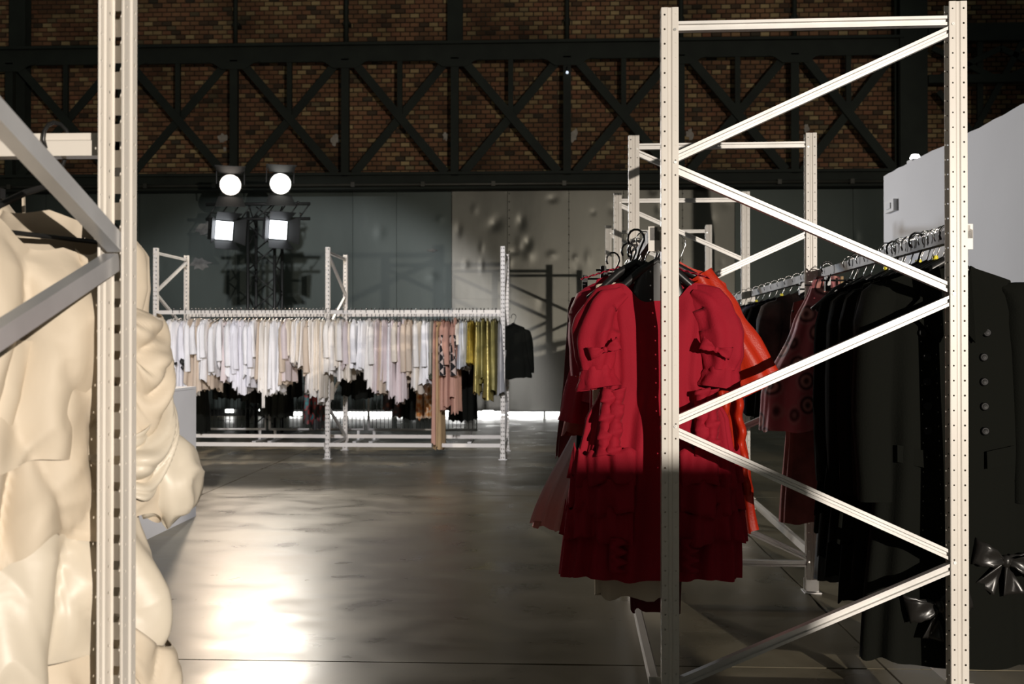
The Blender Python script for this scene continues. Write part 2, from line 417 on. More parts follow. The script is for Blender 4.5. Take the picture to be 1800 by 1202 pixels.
# columns and pipes on the brickwork
def column(px, wpx, py0, py1, Y, label, name='wall_column', d=0.22):
    x = PX(px, Y); ww = wpx / 96.0
    o = empty(name, (x, Y, 0)); tag(o, label, 'column')
    z0, z1 = PZ(py1, Y), PZ(py0, Y)
    mb = MB(); mb.box((-ww/2, 0, z0), (ww/2, 0.015, z1)); mb.build('flange', M['truss'], o)
    mb = MB(); mb.box((-0.012, 0.015, z0), (0.012, d - 0.015, z1)); mb.build('web', M['truss'], o)
    mb = MB(); mb.box((-ww/2, d - 0.015, z0), (ww/2, d, z1)); mb.build('flange', M['truss'], o)
column(799, 26, -200, 74, WY - 0.12, 'wide dark steel column on the upper brickwork above the girder middle')
column(28, 30, -200, 720, WY - 0.1, 'dark steel column at the far left end of the brick wall')
column(1608, 46, -200, 700, GY - 0.08, 'broad dark steel column where the lattice girder ends at right', d=0.3)
for px, lab in ((413, 'thin dark pipe climbing the brickwork above the stage lamps'), (608, 'thin dark pipe on the bricks left of the wide upper column'),
                (997, 'thin dark pipe on the bricks right of the wide upper column'), (1198, 'thin dark pipe rising behind the tall cream rack post'), (1398, 'thin dark pipe on the bricks seen through the near rack frame')):
    x = PX(px, WY - 0.05); o = empty('wall_pipe', (x, WY - 0.05, 0)); tag(o, lab, 'pipe')
    mb = MB(); mb.tube([(0, 0, gz(74)), (0, 0, 8.9)], 0.042, 8); mb.build('pipe', M['truss'], o, True)
    mb = MB(); mb.box((-0.06, 0.0, 7.3), (0.06, 0.2, 7.36)); mb.build('bracket', M['truss'], o)
# second girder beyond the column
g2 = empty('lattice_girder', (0, GY, 0)); tag(g2, 'small dark lattice girder right of the broad column, above the white partition', 'girder')
xa, xb = PX(1632, GY), PX(1990, GY)
for (p0, p1) in ((54, 84), (142, 156), (330, 345)):
    mb = MB(); mb.box((xa, -0.05, gz(p1)), (xb, 0.1, gz(p0))); mb.build('chord', M['truss'], g2)
for (a, b, c, d) in ((1640, 84, 1760, 142), (1760, 84, 1640, 142), (1760, 84, 1880, 142), (1880, 84, 1760, 142), (1800, 70, 1660, 330), (1650, 160, 1790, 330)):
    p, q = P(a, b, GY), P(c, d, GY); mb = MB(); mb.bar((p.x, 0.02, p.z), (q.x, 0.02, q.z), 0.1, 0.05, (0, 1, 0)); mb.build('diagonal', M['truss'], g2)
for px in (1726, 1860): 
    x = PX(px, GY); mb = MB(); mb.bar((x, 0.05, gz(330)), (x, 0.05, gz(54)), 0.1, 0.05, (0, 1, 0)); mb.build('vertical', M['truss'], g2)
# tiny pilot lamp hanging under the girder
p = P(997, 127, GY - 0.12); o = empty('pilot_lamp', p); tag(o, 'tiny bluish pilot lamp hanging below the girder node', 'lamp')
mb = MB(); mb.lathe([(0.001, -0.03), (0.022, -0.018), (0.025, 0.0), (0.014, 0.02)], (0, 0, 0), (0, 0, 1), 10); mb.build('bulb', emis('pilot_glow', (0.75, 0.85, 1), 1.2), o, True)
mb = MB(); mb.tube([(0, 0, 0.018), (0, 0, 0.07), (0, 0.06, 0.11)], 0.012, 6); mb.build('holder', M['black_metal'], o)

# ------------------------------------------------------------------ white partition on the right
PXW = 2.92
yfar = PXW * FPX / (1545 - 972)
mb = MB(); n = 46; vs = []
ztop = CAMZ + (606 - 313) / (1545 - 972.) * PXW
random.seed(5)
prof = []
for k in range(n + 1):
    y = yfar + (3.2 - yfar) * k / n
    prof.append((y, ztop + 0.016 * noise.noise(Vector((y * 3.3, 1, 0))) + 0.010 * noise.noise(Vector((y * 9, 4, 0)))))
for side in (PXW, PXW + 0.10):
    vs += [(side, y, 0.0) for y, z in prof]; vs += [(side, y, z) for y, z in prof]
N = n + 1
fs = []
for k in range(n):
    fs.append((k, N + k, N + k + 1, k + 1)); fs.append((2*N + k, 2*N + k + 1, 3*N + k + 1, 3*N + k)); fs.append((N + k, 3*N + k, 3*N + k + 1, N + k + 1))
fs += [(0, 2*N, 3*N, N), (n, N + n, 3*N + n, 2*N + n)]
part_w = obj('wall_right', mesh('wall_right', vs, fs, M['white'])); tag(part_w, kind='structure')
sw = empty('switch_box', (PXW - 0.001, PXW * FPX / (1561 - 972), CAMZ + (606 - 366) / (1561 - 972.) * PXW)); tag(sw, 'small white switch box near the far end of the partition', 'switch')
mb = MB(); mb.box((-0.035, -0.11, -0.05), (0, 0.11, 0.05)); mb.build('case', M['plinth'], sw)
mb = MB(); mb.box((-0.043, -0.05, -0.025), (-0.035, 0.05, 0.025)); mb.build('rocker', M['white'], sw)
yb = PXW * FPX / (1588 - 972); bl = empty('work_light', (PXW + 0.05, yb, ztop + 0.012)); tag(bl, 'small glowing work light on top of the white partition', 'lamp')
mb = MB(); mb.lathe([(0.001, 0.052), (0.03, 0.045), (0.042, 0.02), (0.03, 0.0)], (0, 0, 0.01), (0, 0, 1), 12); mb.build('bulb', emis('work_glow', (1, 1, 1), 5), bl, True)
mb = MB(); mb.box((-0.045, -0.06, -0.01), (0.045, 0.06, 0.012)); mb.build('base', M['plinth'], bl)

# ------------------------------------------------------------------ white plinth on the left
def plinth(x1, y0, y1, wdt, h, label):
    o = empty('display_plinth', (x1 - wdt / 2, (y0 + y1) / 2, 0)); tag(o, label, 'plinth')
    d = (y1 - y0) / 2; a = wdt / 2; t = 0.018
    mb = MB(); mb.box((-a, -d, h - t), (a, d, h)); mb.build('top_board', M['plinth'], o)
    for s in (-1, 1):
        mb = MB(); mb.box((min(s*a, s*(a-t)), -d, 0), (max(s*a, s*(a-t)), d, h - t - 0.002)); mb.build('side_board', M['plinth'], o)
        mb = MB(); mb.box((-a + t, min(s*d, s*(d-t)), 0), (a - t, max(s*d, s*(d-t)), h - t - 0.002)); mb.build('end_board', M['plinth'], o)
yp = CAMZ * FPX / (911 - 606)
plinth(PX(345, yp), yp - 1.1, yp, 0.7, PZ(680, yp), 'tall white display plinth behind the cream dresses')
# unseen screen added to block the right-hand lamp, shading the red dress's lower skirt
mb = MB(); mb.box((1.86, -1.62, 0), (2.37, -1.56, 1.752)); lw = mb.build('light_blocker', M['white']); tag(lw, kind='structure')

# ------------------------------------------------------------------ rack posts, braces, beams
HP = 2.5; PITCH = 0.05; FD = 0.056; WW = 0.046
def post_mesh():
    hw = WW / 2
    # profile from inner lip, along flange, web, flange, lip; local x: web at -FD/2 (outer), opening at +FD/2
    o, i = -FD / 2, FD / 2
    pts = [(i - 0.001, -hw + 0.003), (i, -hw), (i - 0.020, -hw), (i - 0.024, -hw + 0.003), (o + 0.024, -hw + 0.003), (o + 0.020, -hw), (o, -hw), (o, 0.0),
           (o, hw), (o + 0.020, hw), (o + 0.024, hw - 0.003), (i - 0.024, hw - 0.003), (i - 0.020, hw), (i, hw), (i - 0.001, hw - 0.003)]
    spec = {1: ('c', 0.0030, 0.5), 5: ('c', 0.0036, 0.5), 6: ('s', -1, 0.5), 7: ('s', 1, 0.5), 8: ('c', 0.0036, 0.5), 12: ('c', 0.0030, 0.5)}
    vs, fs = [], []
    nc = int(HP / PITCH)
    for s in range(len(pts) - 1):
        a, b = Vector((*pts[s], 0)), Vector((*pts[s+1], 0)); ln = (b - a).length; e = (b - a) / ln
        if s not in spec:
            k = len(vs); vs += [a, b, b + Vector((0, 0, HP)), a + Vector((0, 0, HP))]; fs.append((k, k+1, k+2, k+3)); continue
        kind, rad, _ = spec[s]
        if kind == 'c': hole = [(ln/2 + rad * cos(2*pi*q/8 + pi/8), PITCH/2 + rad * sin(2*pi*q/8 + pi/8)) for q in range(8)]
        else:
            q_ = 0.0015 * rad
            hole = [(ln/2 + 0.0060 + q_, PITCH/2), (ln/2 + 0.0068, PITCH/2 + 0.0085), (ln/2, PITCH/2 + 0.0085), (ln/2 - 0.004, PITCH/2 + 0.0085),
                    (ln/2 - 0.0068, PITCH/2 + 0.0085), (ln/2 - 0.0060 + q_, PITCH/2), (ln/2 - 0.0045 + q_ * 2, PITCH/2 - 0.0085), (ln/2 + 0.0045 + q_ * 2, PITCH/2 - 0.0085)]
        outer = [(ln, PITCH/2), (ln, PITCH), (ln/2, PITCH), (ln/4, PITCH), (0, PITCH), (0, PITCH/2), (0, 0), (ln, 0)]
        if kind == 'c':
            outer = [(ln, PITCH*0.7), (ln, PITCH), (0, PITCH), (0, PITCH*0.7), (0, PITCH*0.3), (0, 0), (ln, 0), (ln, PITCH*0.3)]
        for c in range(nc):
            z = c * PITCH; k = len(vs)
            vs += [a + e * p + Vector((0, 0, z + q)) for p, q in outer] + [a + e * p + Vector((0, 0, z + q)) for p, q in hole]
            for q in range(8): fs.append((k + q, k + (q+1) % 8, k + 8 + (q+1) % 8, k + 8 + q))
    return mesh('post', vs, fs, M['paint'])
POST = post_mesh()
mb = MB(); mb.box((-0.045, -0.05, 0), (0.045, 0.05, 0.005)); mb.box((-0.034, -0.03, 0.005), (0.034, -0.026, 0.07)); mb.box((-0.034, 0.026, 0.005), (0.034, 0.03, 0.07))
FOOT = mesh('foot', mb.v, mb.f, M['galv'])
mb = MB(); mb.lathe([(0.001, -0.005), (0.005, -0.005), (0.0055, -0.001), (0.0055, 0.0)], (0, 0, 0), (0, 1, 0), 8)
BOLT = mesh('bolt', mb.v, mb.f, M['bolt'])
CPROF = [(-0.014, -0.016), (0.014, -0.016), (0.014, -0.006), (0.006, -0.004), (0.006, 0.004), (0.014, 0.006), (0.014, 0.016), (-0.014, 0.016)]
NZ = [2.427, 1.973, 1.52, 1.07, 0.62, 0.17]

def make_frame(root, y, flip, width=0.96, bm='galv'):
    """upright frame across local x at local y: two posts, zigzag braces"""
    for s in (0, 1):
        p = obj('post', POST, root, (s * width, y, 0), (0, 0, 0 if s == 0 else pi))
        p.modifiers.new('gauge', 'SOLIDIFY').thickness = 0.0016
        obj('foot', FOOT, p)
        for k, z in enumerate(NZ):
            if (k % 2 == 0) == ((s == 1) != flip) or k == 0:
                b = obj('bolt', BOLT, p, (0.017, -WW/2 if s == 0 else WW/2, z - 0.004), (0, 0, 0 if s == 0 else pi))
    def br(p, q):
        if p[0] > q[0]: p, q = q, p
        m_ = MB(); m_.prism(CPROF, p, q, (0, 0, 1)); m_.build('brace', M[bm], root)
    i0, i1 = 0.014, width - 0.014
    br((i0, y, NZ[0] + 0.012), (i1, y, NZ[0] + 0.012))
    for k in range(5):
        a_right = (k % 2 == 0) != flip
        xa_, xb_ = (i1, i0) if a_right else (i0, i1)
        br((xa_, y + (0.004 if k % 2 else -0.004), NZ[k] - 0.020), (xb_, y + (0.004 if k % 2 else -0.004), NZ[k+1] + 0.012))
    br((i0, y, NZ[5] - 0.018), (i1, y, NZ[5] - 0.018))
RZ = 1.73; RH = 0.045; RT = 0.034
def beam(root, p, q, m='paint'):
    """box beam with end plates, from p to q along local y"""
    prof = [(-RT/2, -RH/2), (RT/2, -RH/2), (RT/2, 0.006), (RT/2 - 0.008, 0.010), (RT/2 - 0.008, RH/2), (-RT/2, RH/2)]
    m_ = MB(); m_.prism(prof, p, q, (0, 0, 1)); b = m_.build('rail', M[m], root)
    for e, s in ((p, 1), (q, -1)):
        m_ = MB(); y = e[1]; m_.box((e[0] - 0.022, min(y, y + s*0.004), e[2] - 0.06), (e[0] + 0.018, max(y, y + s*0.004), e[2] + 0.026)); m_.build('end_plate', M['paint'], b)

# right-hand row: four frames, running away from the camera
ROWY = 3.375; ROWX = PX(1177, ROWY); ROWA = R(-1.3); BAY = 2.04
rowR = empty('clothes_rack', (ROWX, ROWY, 0), ROWA); tag(rowR, 'long cream boltless rack with zigzag braces holding the red and black clothes', 'rack')
for k in range(4): make_frame(rowR, k * BAY, k > 0)
XL, XR = -FD/2 - RT/2 - 0.003, 0.96 + FD/2 + RT/2 + 0.003
for k in range(3):
    for x in (XL, XR):
        beam(rowR, (x, k*BAY + 0.026, RZ), (x, (k+1)*BAY - 0.026, RZ), 'railshade')
        beam(rowR, (x, k*BAY + 0.026, 0.17), (x, (k+1)*BAY - 0.026, 0.17))
# the far rack, side-on: bays run along world x
MY = 11.45; M0 = P(274, 606, MY)
MBAY = (PX(884, MY) - PX(274, MY)) / 2
rowM = empty('clothes_rack', (M0.x, MY, 0), pi/2 + R(-0.2)); tag(rowM, 'far white boltless rack facing the camera, hung with white and gold clothes', 'rack')
# local x -> world y (depth); local y -> world -x
for k in range(3): make_frame(rowM, -k * MBAY, k % 2 == 1)
for k in range(2):
    for x in (XL, XR):
        beam(rowM, (x, -(k+1)*MBAY + 0.026, RZ), (x, -k*MBAY - 0.026, RZ))
        beam(rowM, (x, -(k+1)*MBAY + 0.026, 0.17), (x, -k*MBAY - 0.026, 0.17))
# near rack on the left: only its far right-hand frame and rail are in view
LY = 1.80; LX = PX(206, LY)
rowL = empty('clothes_rack', (LX, LY, 0), -pi/2); tag(rowL, 'near cream boltless rack at left with silver braces and cream dresses', 'rack')
# local x -> world -y (towards the camera), local y -> world +x
LW = 1.13
make_frame(rowL, 0, True, LW, 'galvL'); make_frame(rowL, -BAY, True, LW, 'galvL')
for x in (XL, LW - 0.96 + XR):
    beam(rowL, (x, -BAY + 0.026, RZ), (x, -0.026, RZ)); beam(rowL, (x, -BAY + 0.026, 0.17), (x, -0.026, 0.17))

def row_pt(root, x, y, z=RZ):
    return Matrix.Translation(root.location) @ Matrix.Rotation(root.rotation_euler[2], 4, 'Z') @ Vector((x, y, z))

# ------------------------------------------------------------------ hangers
def hook_pts(h0=-0.10):
    r = 0.030; pts = [(0, 0, h0), (0, 0, -0.05)]
    for k in range(9):
        t = -0.15 + (pi + 0.75) * k / 8
        pts.append((r * cos(pi - 0) * -1 * cos(t) if False else r * cos(t), 0, -0.012 + r * 1.15 * sin(t)))
    pts[1] = (0.012, 0, -0.06)
    return pts
mb = MB(); mb.tube(hook_pts(), 0.0042, 6); HOOK = mesh('hook', mb.v, mb.f, M['plastic'], True)
mb = MB(); mb.tube(hook_pts(), 0.0024, 6); HOOKC = mesh('hook', mb.v, mb.f, M['chrome'], True)
def hanger_body(hw, broad):
    m_ = MB()
    if broad:
        pts = [(-hw, 0, -0.235), (-hw*0.7, 0, -0.195), (-hw*0.35, 0, -0.138), (0, 0, -0.10), (hw*0.35, 0, -0.138), (hw*0.7, 0, -0.195), (hw, 0, -0.235)]
        m_.tube(pts, [0.010, 0.014, 0.016, 0.014, 0.016, 0.014, 0.010], 10)
    else:
        pts = [(-hw, 0, -0.195), (-hw*0.7, 0, -0.160), (-hw*0.35, 0, -0.122), (0, 0, -0.095), (hw*0.35, 0, -0.122), (hw*0.7, 0, -0.160), (hw, 0, -0.195)]
        m_.tube(pts, 0.0065, 6); m_.tube([pts[0], (-hw*0.6, 0, -0.20), (hw*0.6, 0, -0.20), pts[-1]], 0.005, 6)
    return m_
b_ = hanger_body(0.19, False); BODY = mesh('body', b_.v, b_.f, M['plastic'], True)
b_ = hanger_body(0.18, True); BODYB = mesh('body', b_.v, b_.f, M['plastic'], True)
mb = MB(); mb.tube([(-0.16, 0, -0.10), (0, 0, -0.10), (0.16, 0, -0.10)], 0.005, 6)
CLIPBAR = mesh('bar', mb.v, mb.f, M['plastic'], True)
mb = MB()
mb.box((-0.012, -0.014, -0.15), (0.012, 0.014, -0.085)); mb.box((-0.009, -0.022, -0.105), (0.009, 0.022, -0.083))
CLIP = mesh('clip', mb.v, mb.f, M['plastic'])
mb = MB(); mb.lathe([(0.009, -0.008), (0.012, 0), (0.009, 0.008)], (0, 0, -0.085), (0, 0, 1), 8); SIZER = mesh('size_marker', mb.v, mb.f, M['yellow'], True)
# one-piece hanger for the far rack
_m = MB(); _m.tube(hook_pts(), 0.0045, 5); _b = hanger_body(0.19, False); k = len(_m.v); _m.v += _b.v; _m.f += [tuple(i + k for i in f) for f in _b.f]
HFAR = mesh('clothes_hanger', _m.v, _m.f, M['plastic'], True)
def hanger(loc, rz, style, label, group=None):
    o = empty('clothes_hanger', loc, rz); tag(o, label, 'hanger', group)
    obj('hook', HOOKC if style in ('chrome', 'size') else HOOK, o)
    if style == 'clip':
        obj('bar', CLIPBAR, o)
        for s in (-1, 1): obj('clip', CLIP, o, (s * 0.13, 0, 0))
    else: obj('body', BODYB if style in ('broad', 'chrome', 'size') else BODY, o)
    if style == 'size': obj('size_marker', SIZER, o)
    return o

# ------------------------------------------------------------------ garments
def tube_grid(f, nu, nv):
    vs = [f(u / nu, v / nv) for v in range(nv + 1) for u in range(nu)]
    fs = [(v * nu + u, v * nu + (u + 1) % nu, (v + 1) * nu + (u + 1) % nu, (v + 1) * nu + u) for v in range(nv) for u in range(nu)]
    return vs, fs
def sheet_grid(f, nu, nv):
    vs = [f(u / nu, v / nv) for v in range(nv + 1) for u in range(nu + 1)]
    n = nu + 1
    fs = [(v * n + u, v * n + u + 1, (v + 1) * n + u + 1, (v + 1) * n + u) for v in range(nv) for u in range(nu)]
    return vs, fs
def body_fn(W, D, L, zt=-0.10, slope=0.28, neck=(0.09, 0.08), n=9, amp=((0, 0), (0.4, 0.006), (1, 0.025)), seed=0, hem=0.02, crumple=0.0, cs=5.0, skew=0.0, hemtilt=0.0, pleat=0.0):
    rnd = random.Random(seed); ph = [rnd.uniform(0, 6.28) for _ in range(6)]
    def f(u, v):
        a = 2 * pi * u; c, s = cos(a), sin(a)
        w_, d_ = interp(v, W), interp(v, D); A = interp(v, amp)
        fold = sin(n * a + ph[0] + 1.2 * sin(2 * a + ph[1]) + 0.7 * v) + 0.5 * sin((2 * n - 3) * a + ph[2] + 2 * v) 
        nzv = noise.noise(Vector((c * 1.5 + seed, s * 1.5, v * 2.2))) 
        r = 1.0
        cx = math.copysign(abs(c) ** 0.75, c)
        x = w_ * cx + skew * v * v; y = d_ * math.copysign(abs(s) ** 0.9, s)
        out = Vector((c * 0.5, s, 0))
        k = A * fold + A * 1.2 * nzv
        if pleat:
            wz = noise.noise(Vector((c * 1.3, s * 1.3 + seed, v * L * 3.0)))
            t1 = abs(sin(4.0 * a + 2.2 * v * L * 2 + 1.6 * wz + ph[3])) ** 0.8; t2 = abs(sin(6.0 * a - 4.4 * v * L * 2 + 2.2 * wz + ph[4]))
            k += pleat * (t1 * 1.1 + t2 * 0.6 * (0.5 + wz) - 0.85) * min(1, 0.25 + v * 2)
        if crumple:
            q = Vector((x * cs + seed * 3.7, y * cs, v * L * cs * 0.8))
            q2 = q + Vector((noise.noise(q * 0.6), noise.noise(q * 0.6 + Vector((5, 2, 1))), noise.noise(q * 0.6 + Vector((9, 3, 4))))) * 0.9
            rid = 1 - abs(noise.noise(q2)) * 2.2
            q3 = Vector((q2.x * 1.9 + q2.z * 0.8, q2.y * 1.9, q2.z * 1.1 - q2.x * 0.7)) + Vector((3, 8, 1))
            rid2 = 1 - abs(noise.noise(q3)) * 2.4
            q4 = q2 * 0.45 + Vector((1, 7, 3))
            k += crumple * min(1, v * 4 + 0.3) * ((rid - 0.35) * 0.75 + (rid2 - 0.4) * 0.5 + noise.noise(q4) * 0.5)
        x += out.x * k; y += out.y * k
        front = 1.0 if s < 0 else 0.25
        nd = neck[1] * math.exp(-(w_ * cx / max(neck[0], 1e-3)) ** 4) * front
        z0 = zt - slope * abs(w_ * cx) * (1 - v) - nd * (1 - v) ** 2
        z = z0 - L * v + (hem * noise.noise(Vector((c * 2, s * 2, seed))) + hemtilt * c) * v
        return Vector((x, y, z))
    return f
def part_tube(name, f, nu, nv, m, parent):
    vs, fs = tube_grid(f, nu, nv)
    return obj(name, mesh(name, vs, fs, m, True), parent)
def sleeve_fn(path, rads, seed=0, n=5, amp=0.006, flat=0.7):
    rnd = random.Random(seed); p0 = rnd.uniform(0, 6)
    path = [Vector(p) for p in path]
    m_ = len(path) - 1
    def f(u, v):
        t = v * m_; i = min(int(t), m_ - 1); q = t - i
        pp = path[max(i-1, 0)]; pn = path[min(i+2, m_)]
        a, b = path[i], path[i+1]
        c = 0.5 * ((2*a) + (b - pp) * q + (2*pp - 5*a + 4*b - pn) * q*q + (3*a - pp - 3*b + pn) * q**3)
        d = (b - a).normalized()
        e1 = d.cross(Vector((0, 1, 0))).normalized(); e2 = e1.cross(d)
        r = interp(v, [(k / (len(rads) - 1), x) for k, x in enumerate(rads)])
        an = 2 * pi * u
        rr = r + amp * (sin(n * an + p0 + 2 * v) + noise.noise(Vector((cos(an) * 2, sin(an) * 2, v * 5 + seed))) * 1.6)
        return c + e1 * cos(an) * rr + e2 * sin(an) * rr * flat
    return f
def ribbon(name, pts_fn, nu, nv, m, parent):
    vs, fs = sheet_grid(pts_fn, nu, nv); o = obj(name, mesh(name, vs, fs, m, True), parent)
    s = o.modifiers.new('cloth', 'SOLIDIFY'); s.thickness = 0.002
    return o
def bow(parent, loc, size, m, tilt=0.0, tails=True, name='bow'):
    """two loops, a knot and two tails as one ribbon piece, facing local -y"""
    mbx = MB(); s = size
    for sg in (-1, 1):
        def loop(u, v):
            t = 2 * pi * u; e = 0.5 - 0.5 * cos(t)          # 0 at the knot, 1 at the loop's end
            hgt = 0.22 + 0.62 * e ** 0.7 + 0.05 * sin(7 * t)
            return Vector((sg * s * (0.05 + 0.95 * e ** 0.8), -s * (0.12 + 0.26 * sin(t) + 0.06 * sin(5 * v + 2 * t)), s * ((v - 0.5) * hgt + 0.10 * e - 0.05 * sin(3 * t) * (v - 0.5))))
        vs, fs = sheet_grid(loop, 20, 6); mbx.add(vs, fs)
        if tails:
            def tail(u, v):
                return Vector((sg * s * (0.04 + 0.42 * u) + (v - 0.5) * s * (0.18 + 0.42 * u), -s * (0.10 + 0.10 * sin(3 * u + 4 * v)), -s * (0.05 + 0.95 * u) + (v - 0.5) * sg * s * 0.25 * u))
            vs, fs = sheet_grid(tail, 10, 5); mbx.add(vs, fs)
    mbx.lathe([(0.001, -s*0.2), (s*0.12, -s*0.17), (s*0.16, 0), (s*0.12, s*0.17), (0.001, s*0.2)], (0, -s * 0.16, 0), (0, 0, 1), 10)
    o = mbx.build(name, m, parent, True, loc, (0, tilt, 0)); o.modifiers.new('cloth', 'SOLIDIFY').thickness = 0.002
    return o

def fab(name, c, rough=0.85, sheen=0.3, var=0.05, **k): return mat(name, c, rough, 0, var, 7, 0.15, 160, sheen, tuple(min(1, x * 1.4 + 0.04) for x in c), 0.3, **k)
F = dict(
    cream=mat('cream_crepe', (0.60, 0.52, 0.41), 0.6, 0, 0.02, 7, 0.45, 7, 0.15, None, 0.3),
    cream2=mat('ivory_satin', (0.62, 0.56, 0.46), 0.42, 0, 0.02, 7, 0.45, 6, 0.1, None, 0.4),
    red=fab('red_velvet', (0.30, 0.005, 0.018), 0.85, 0.3, 0.06),
    crimson=fab('crimson_cloth', (0.36, 0.010, 0.032), 0.6, 0.4), vermilion=fab('vermilion_satin', (0.46, 0.024, 0.007), 0.42, 0.2),
    rust=fab('rust_satin', (0.30, 0.035, 0.018), 0.45, 0.2), pinkred=fab('cherry_satin', (0.46, 0.02, 0.045), 0.35, 0.2),
    darkred=fab('oxblood_cloth', (0.10, 0.008, 0.008), 0.8), rose=fab('old_rose_lace', (0.22, 0.07, 0.06), 0.8, var=0.5),
    black=mat('black_wool', (0.007, 0.0075, 0.006), 0.95, 0, 0, bump=0.2, bscale=160, spec=0.06), blackl=fab('black_lace', (0.012, 0.012, 0.011), 0.7, var=0.7), satin=mat('black_satin', (0.015, 0.014, 0.013), 0.30, 0, 0, sheen=0.1),
    navy=fab('navy_cloth', (0.018, 0.02, 0.055), 0.8), print_=fab('dark_printed_cloth', (0.02, 0.018, 0.018), 0.8, vcol=(0.12, 0.08, 0.07)),
    white=fab('white_cotton', (0.86, 0.85, 0.85), 0.85), lav=fab('cool_white_cotton', (0.82, 0.81, 0.85), 0.85), off=fab('off_white_silk', (0.84, 0.80, 0.74), 0.7),
    creamf=fab('cream_cotton', (0.76, 0.68, 0.57), 0.8), beige=fab('beige_cotton', (0.62, 0.51, 0.40), 0.8), tan=fab('tan_tulle', (0.50, 0.34, 0.18), 0.7), blush=fab('blush_cotton', (0.70, 0.61, 0.60), 0.8),
    salmon=fab('salmon_knit', (0.50, 0.28, 0.21), 0.9), silver=fab('pale_silver_satin', (0.58, 0.60, 0.63), 0.35), grey=fab('grey_satin', (0.35, 0.35, 0.36), 0.4),
    gold=mat('gold_lame', (0.42, 0.35, 0.12), 0.34, 0.6, 0.15, 12, 0.5, 30), sequin=mat('gold_sequins', (0.55, 0.42, 0.08), 0.25, 0.9, 0.3, 60, 1.0, 120), olive=mat('olive_gold_satin', (0.20, 0.175, 0.055), 0.4, 0.4, 0.2, 9, 0.3, 25),
    green=fab('dark_green_cloth', (0.05, 0.06, 0.035), 0.8), mesh=fab('grey_green_chiffon', (0.38, 0.36, 0.30), 0.7))
def spots(name, base, cols, scale, thr=0.5):
    m = mat(name, base, 0.6, 0, 0, sheen=0.2); nt = m.node_tree; b = nt.nodes['Principled BSDF']; L = nt.links
    tc = nt.nodes.new('ShaderNodeTexCoord'); v = nt.nodes.new('ShaderNodeTexVoronoi'); v.inputs['Scale'].default_value = scale
    L.new(tc.outputs['Object'], v.inputs['Vector'])
    r = nt.nodes.new('ShaderNodeValToRGB'); r.color_ramp.interpolation = 'EASE'
    r.color_ramp.elements[0].position = 0.12; r.color_ramp.elements[0].color = (*cols[0], 1)
    r.color_ramp.elements[1].position = thr; r.color_ramp.elements[1].color = (*base, 1)
    for k, c in enumerate(cols[1:]):
        e = r.color_ramp.elements.new(0.12 + (thr - 0.12) * (k + 1) / len(cols)); e.color = (*c, 1)
    L.new(v.outputs['Distance'], r.inputs[0]); L.new(r.outputs[0], b.inputs['Base Color'])
    return m
F['floral'] = spots('pink_floral_print', (0.56, 0.12, 0.14), [(0.10, 0.02, 0.02), (0.60, 0.26, 0.22), (0.10, 0.02, 0.025), (0.56, 0.17, 0.18)], 9.0, 0.62)
F['teal'] = spots('teal_and_red_floral_print', (0.012, 0.012, 0.012), [(0.02, 0.16, 0.17), (0.02, 0.10, 0.11), (0.20, 0.02, 0.02)], 9.0, 0.55)
F['redfl'] = spots('black_and_red_floral_print', (0.015, 0.010, 0.010), [(0.16, 0.05, 0.02), (0.10, 0.02, 0.015)], 14.0, 0.5)
F['orfl'] = spots('orange_floral_print', (0.55, 0.42, 0.30), [(0.35, 0.06, 0.03), (0.50, 0.22, 0.05)], 14.0, 0.6)
def argyle():
    m = fab('argyle_strip', (0.5, 0.28, 0.21)); nt = m.node_tree; b = nt.nodes['Principled BSDF']; L = nt.links
    tc = nt.nodes.new('ShaderNodeTexCoord'); mp = nt.nodes.new('ShaderNodeMapping'); mp.inputs['Rotation'].default_value = (R(45), 0, 0)
    c = nt.nodes.new('ShaderNodeTexChecker'); c.inputs['Scale'].default_value = 14
    c.inputs[1].default_value = (0.6, 0.48, 0.42, 1); c.inputs[2].default_value = (0.012, 0.012, 0.014, 1)
    L.new(tc.outputs['Object'], mp.inputs[0]); L.new(mp.outputs[0], c.inputs['Vector']); L.new(c.outputs[0], b.inputs['Base Color'])
    return m
F['argyle'] = argyle()
def ombre():
    m = fab('pink_ombre_tulle', (0.6, 0.5, 0.55), 0.7); nt = m.node_tree; b = nt.nodes['Principled BSDF']; L = nt.links
    tc = nt.nodes.new('ShaderNodeTexCoord'); sp = nt.nodes.new('ShaderNodeSeparateXYZ'); r = nt.nodes.new('ShaderNodeValToRGB')
    mr = nt.nodes.new('ShaderNodeMapRange'); mr.inputs[1].default_value = -1.20; mr.inputs[2].default_value = -0.75
    L.new(tc.outputs['Object'], sp.inputs[0]); L.new(sp.outputs['Z'], mr.inputs[0]); L.new(mr.outputs[0], r.inputs[0])
    r.color_ramp.elements[0].color = (0.88, 0.36, 0.34, 1); r.color_ramp.elements[1].color = (0.82, 0.70, 0.76, 1)
    r.color_ramp.elements[0].position = 0.15; r.color_ramp.elements[1].position = 0.75
    L.new(r.outputs[0], b.inputs['Base Color']); return m
F['ombre'] = ombre()

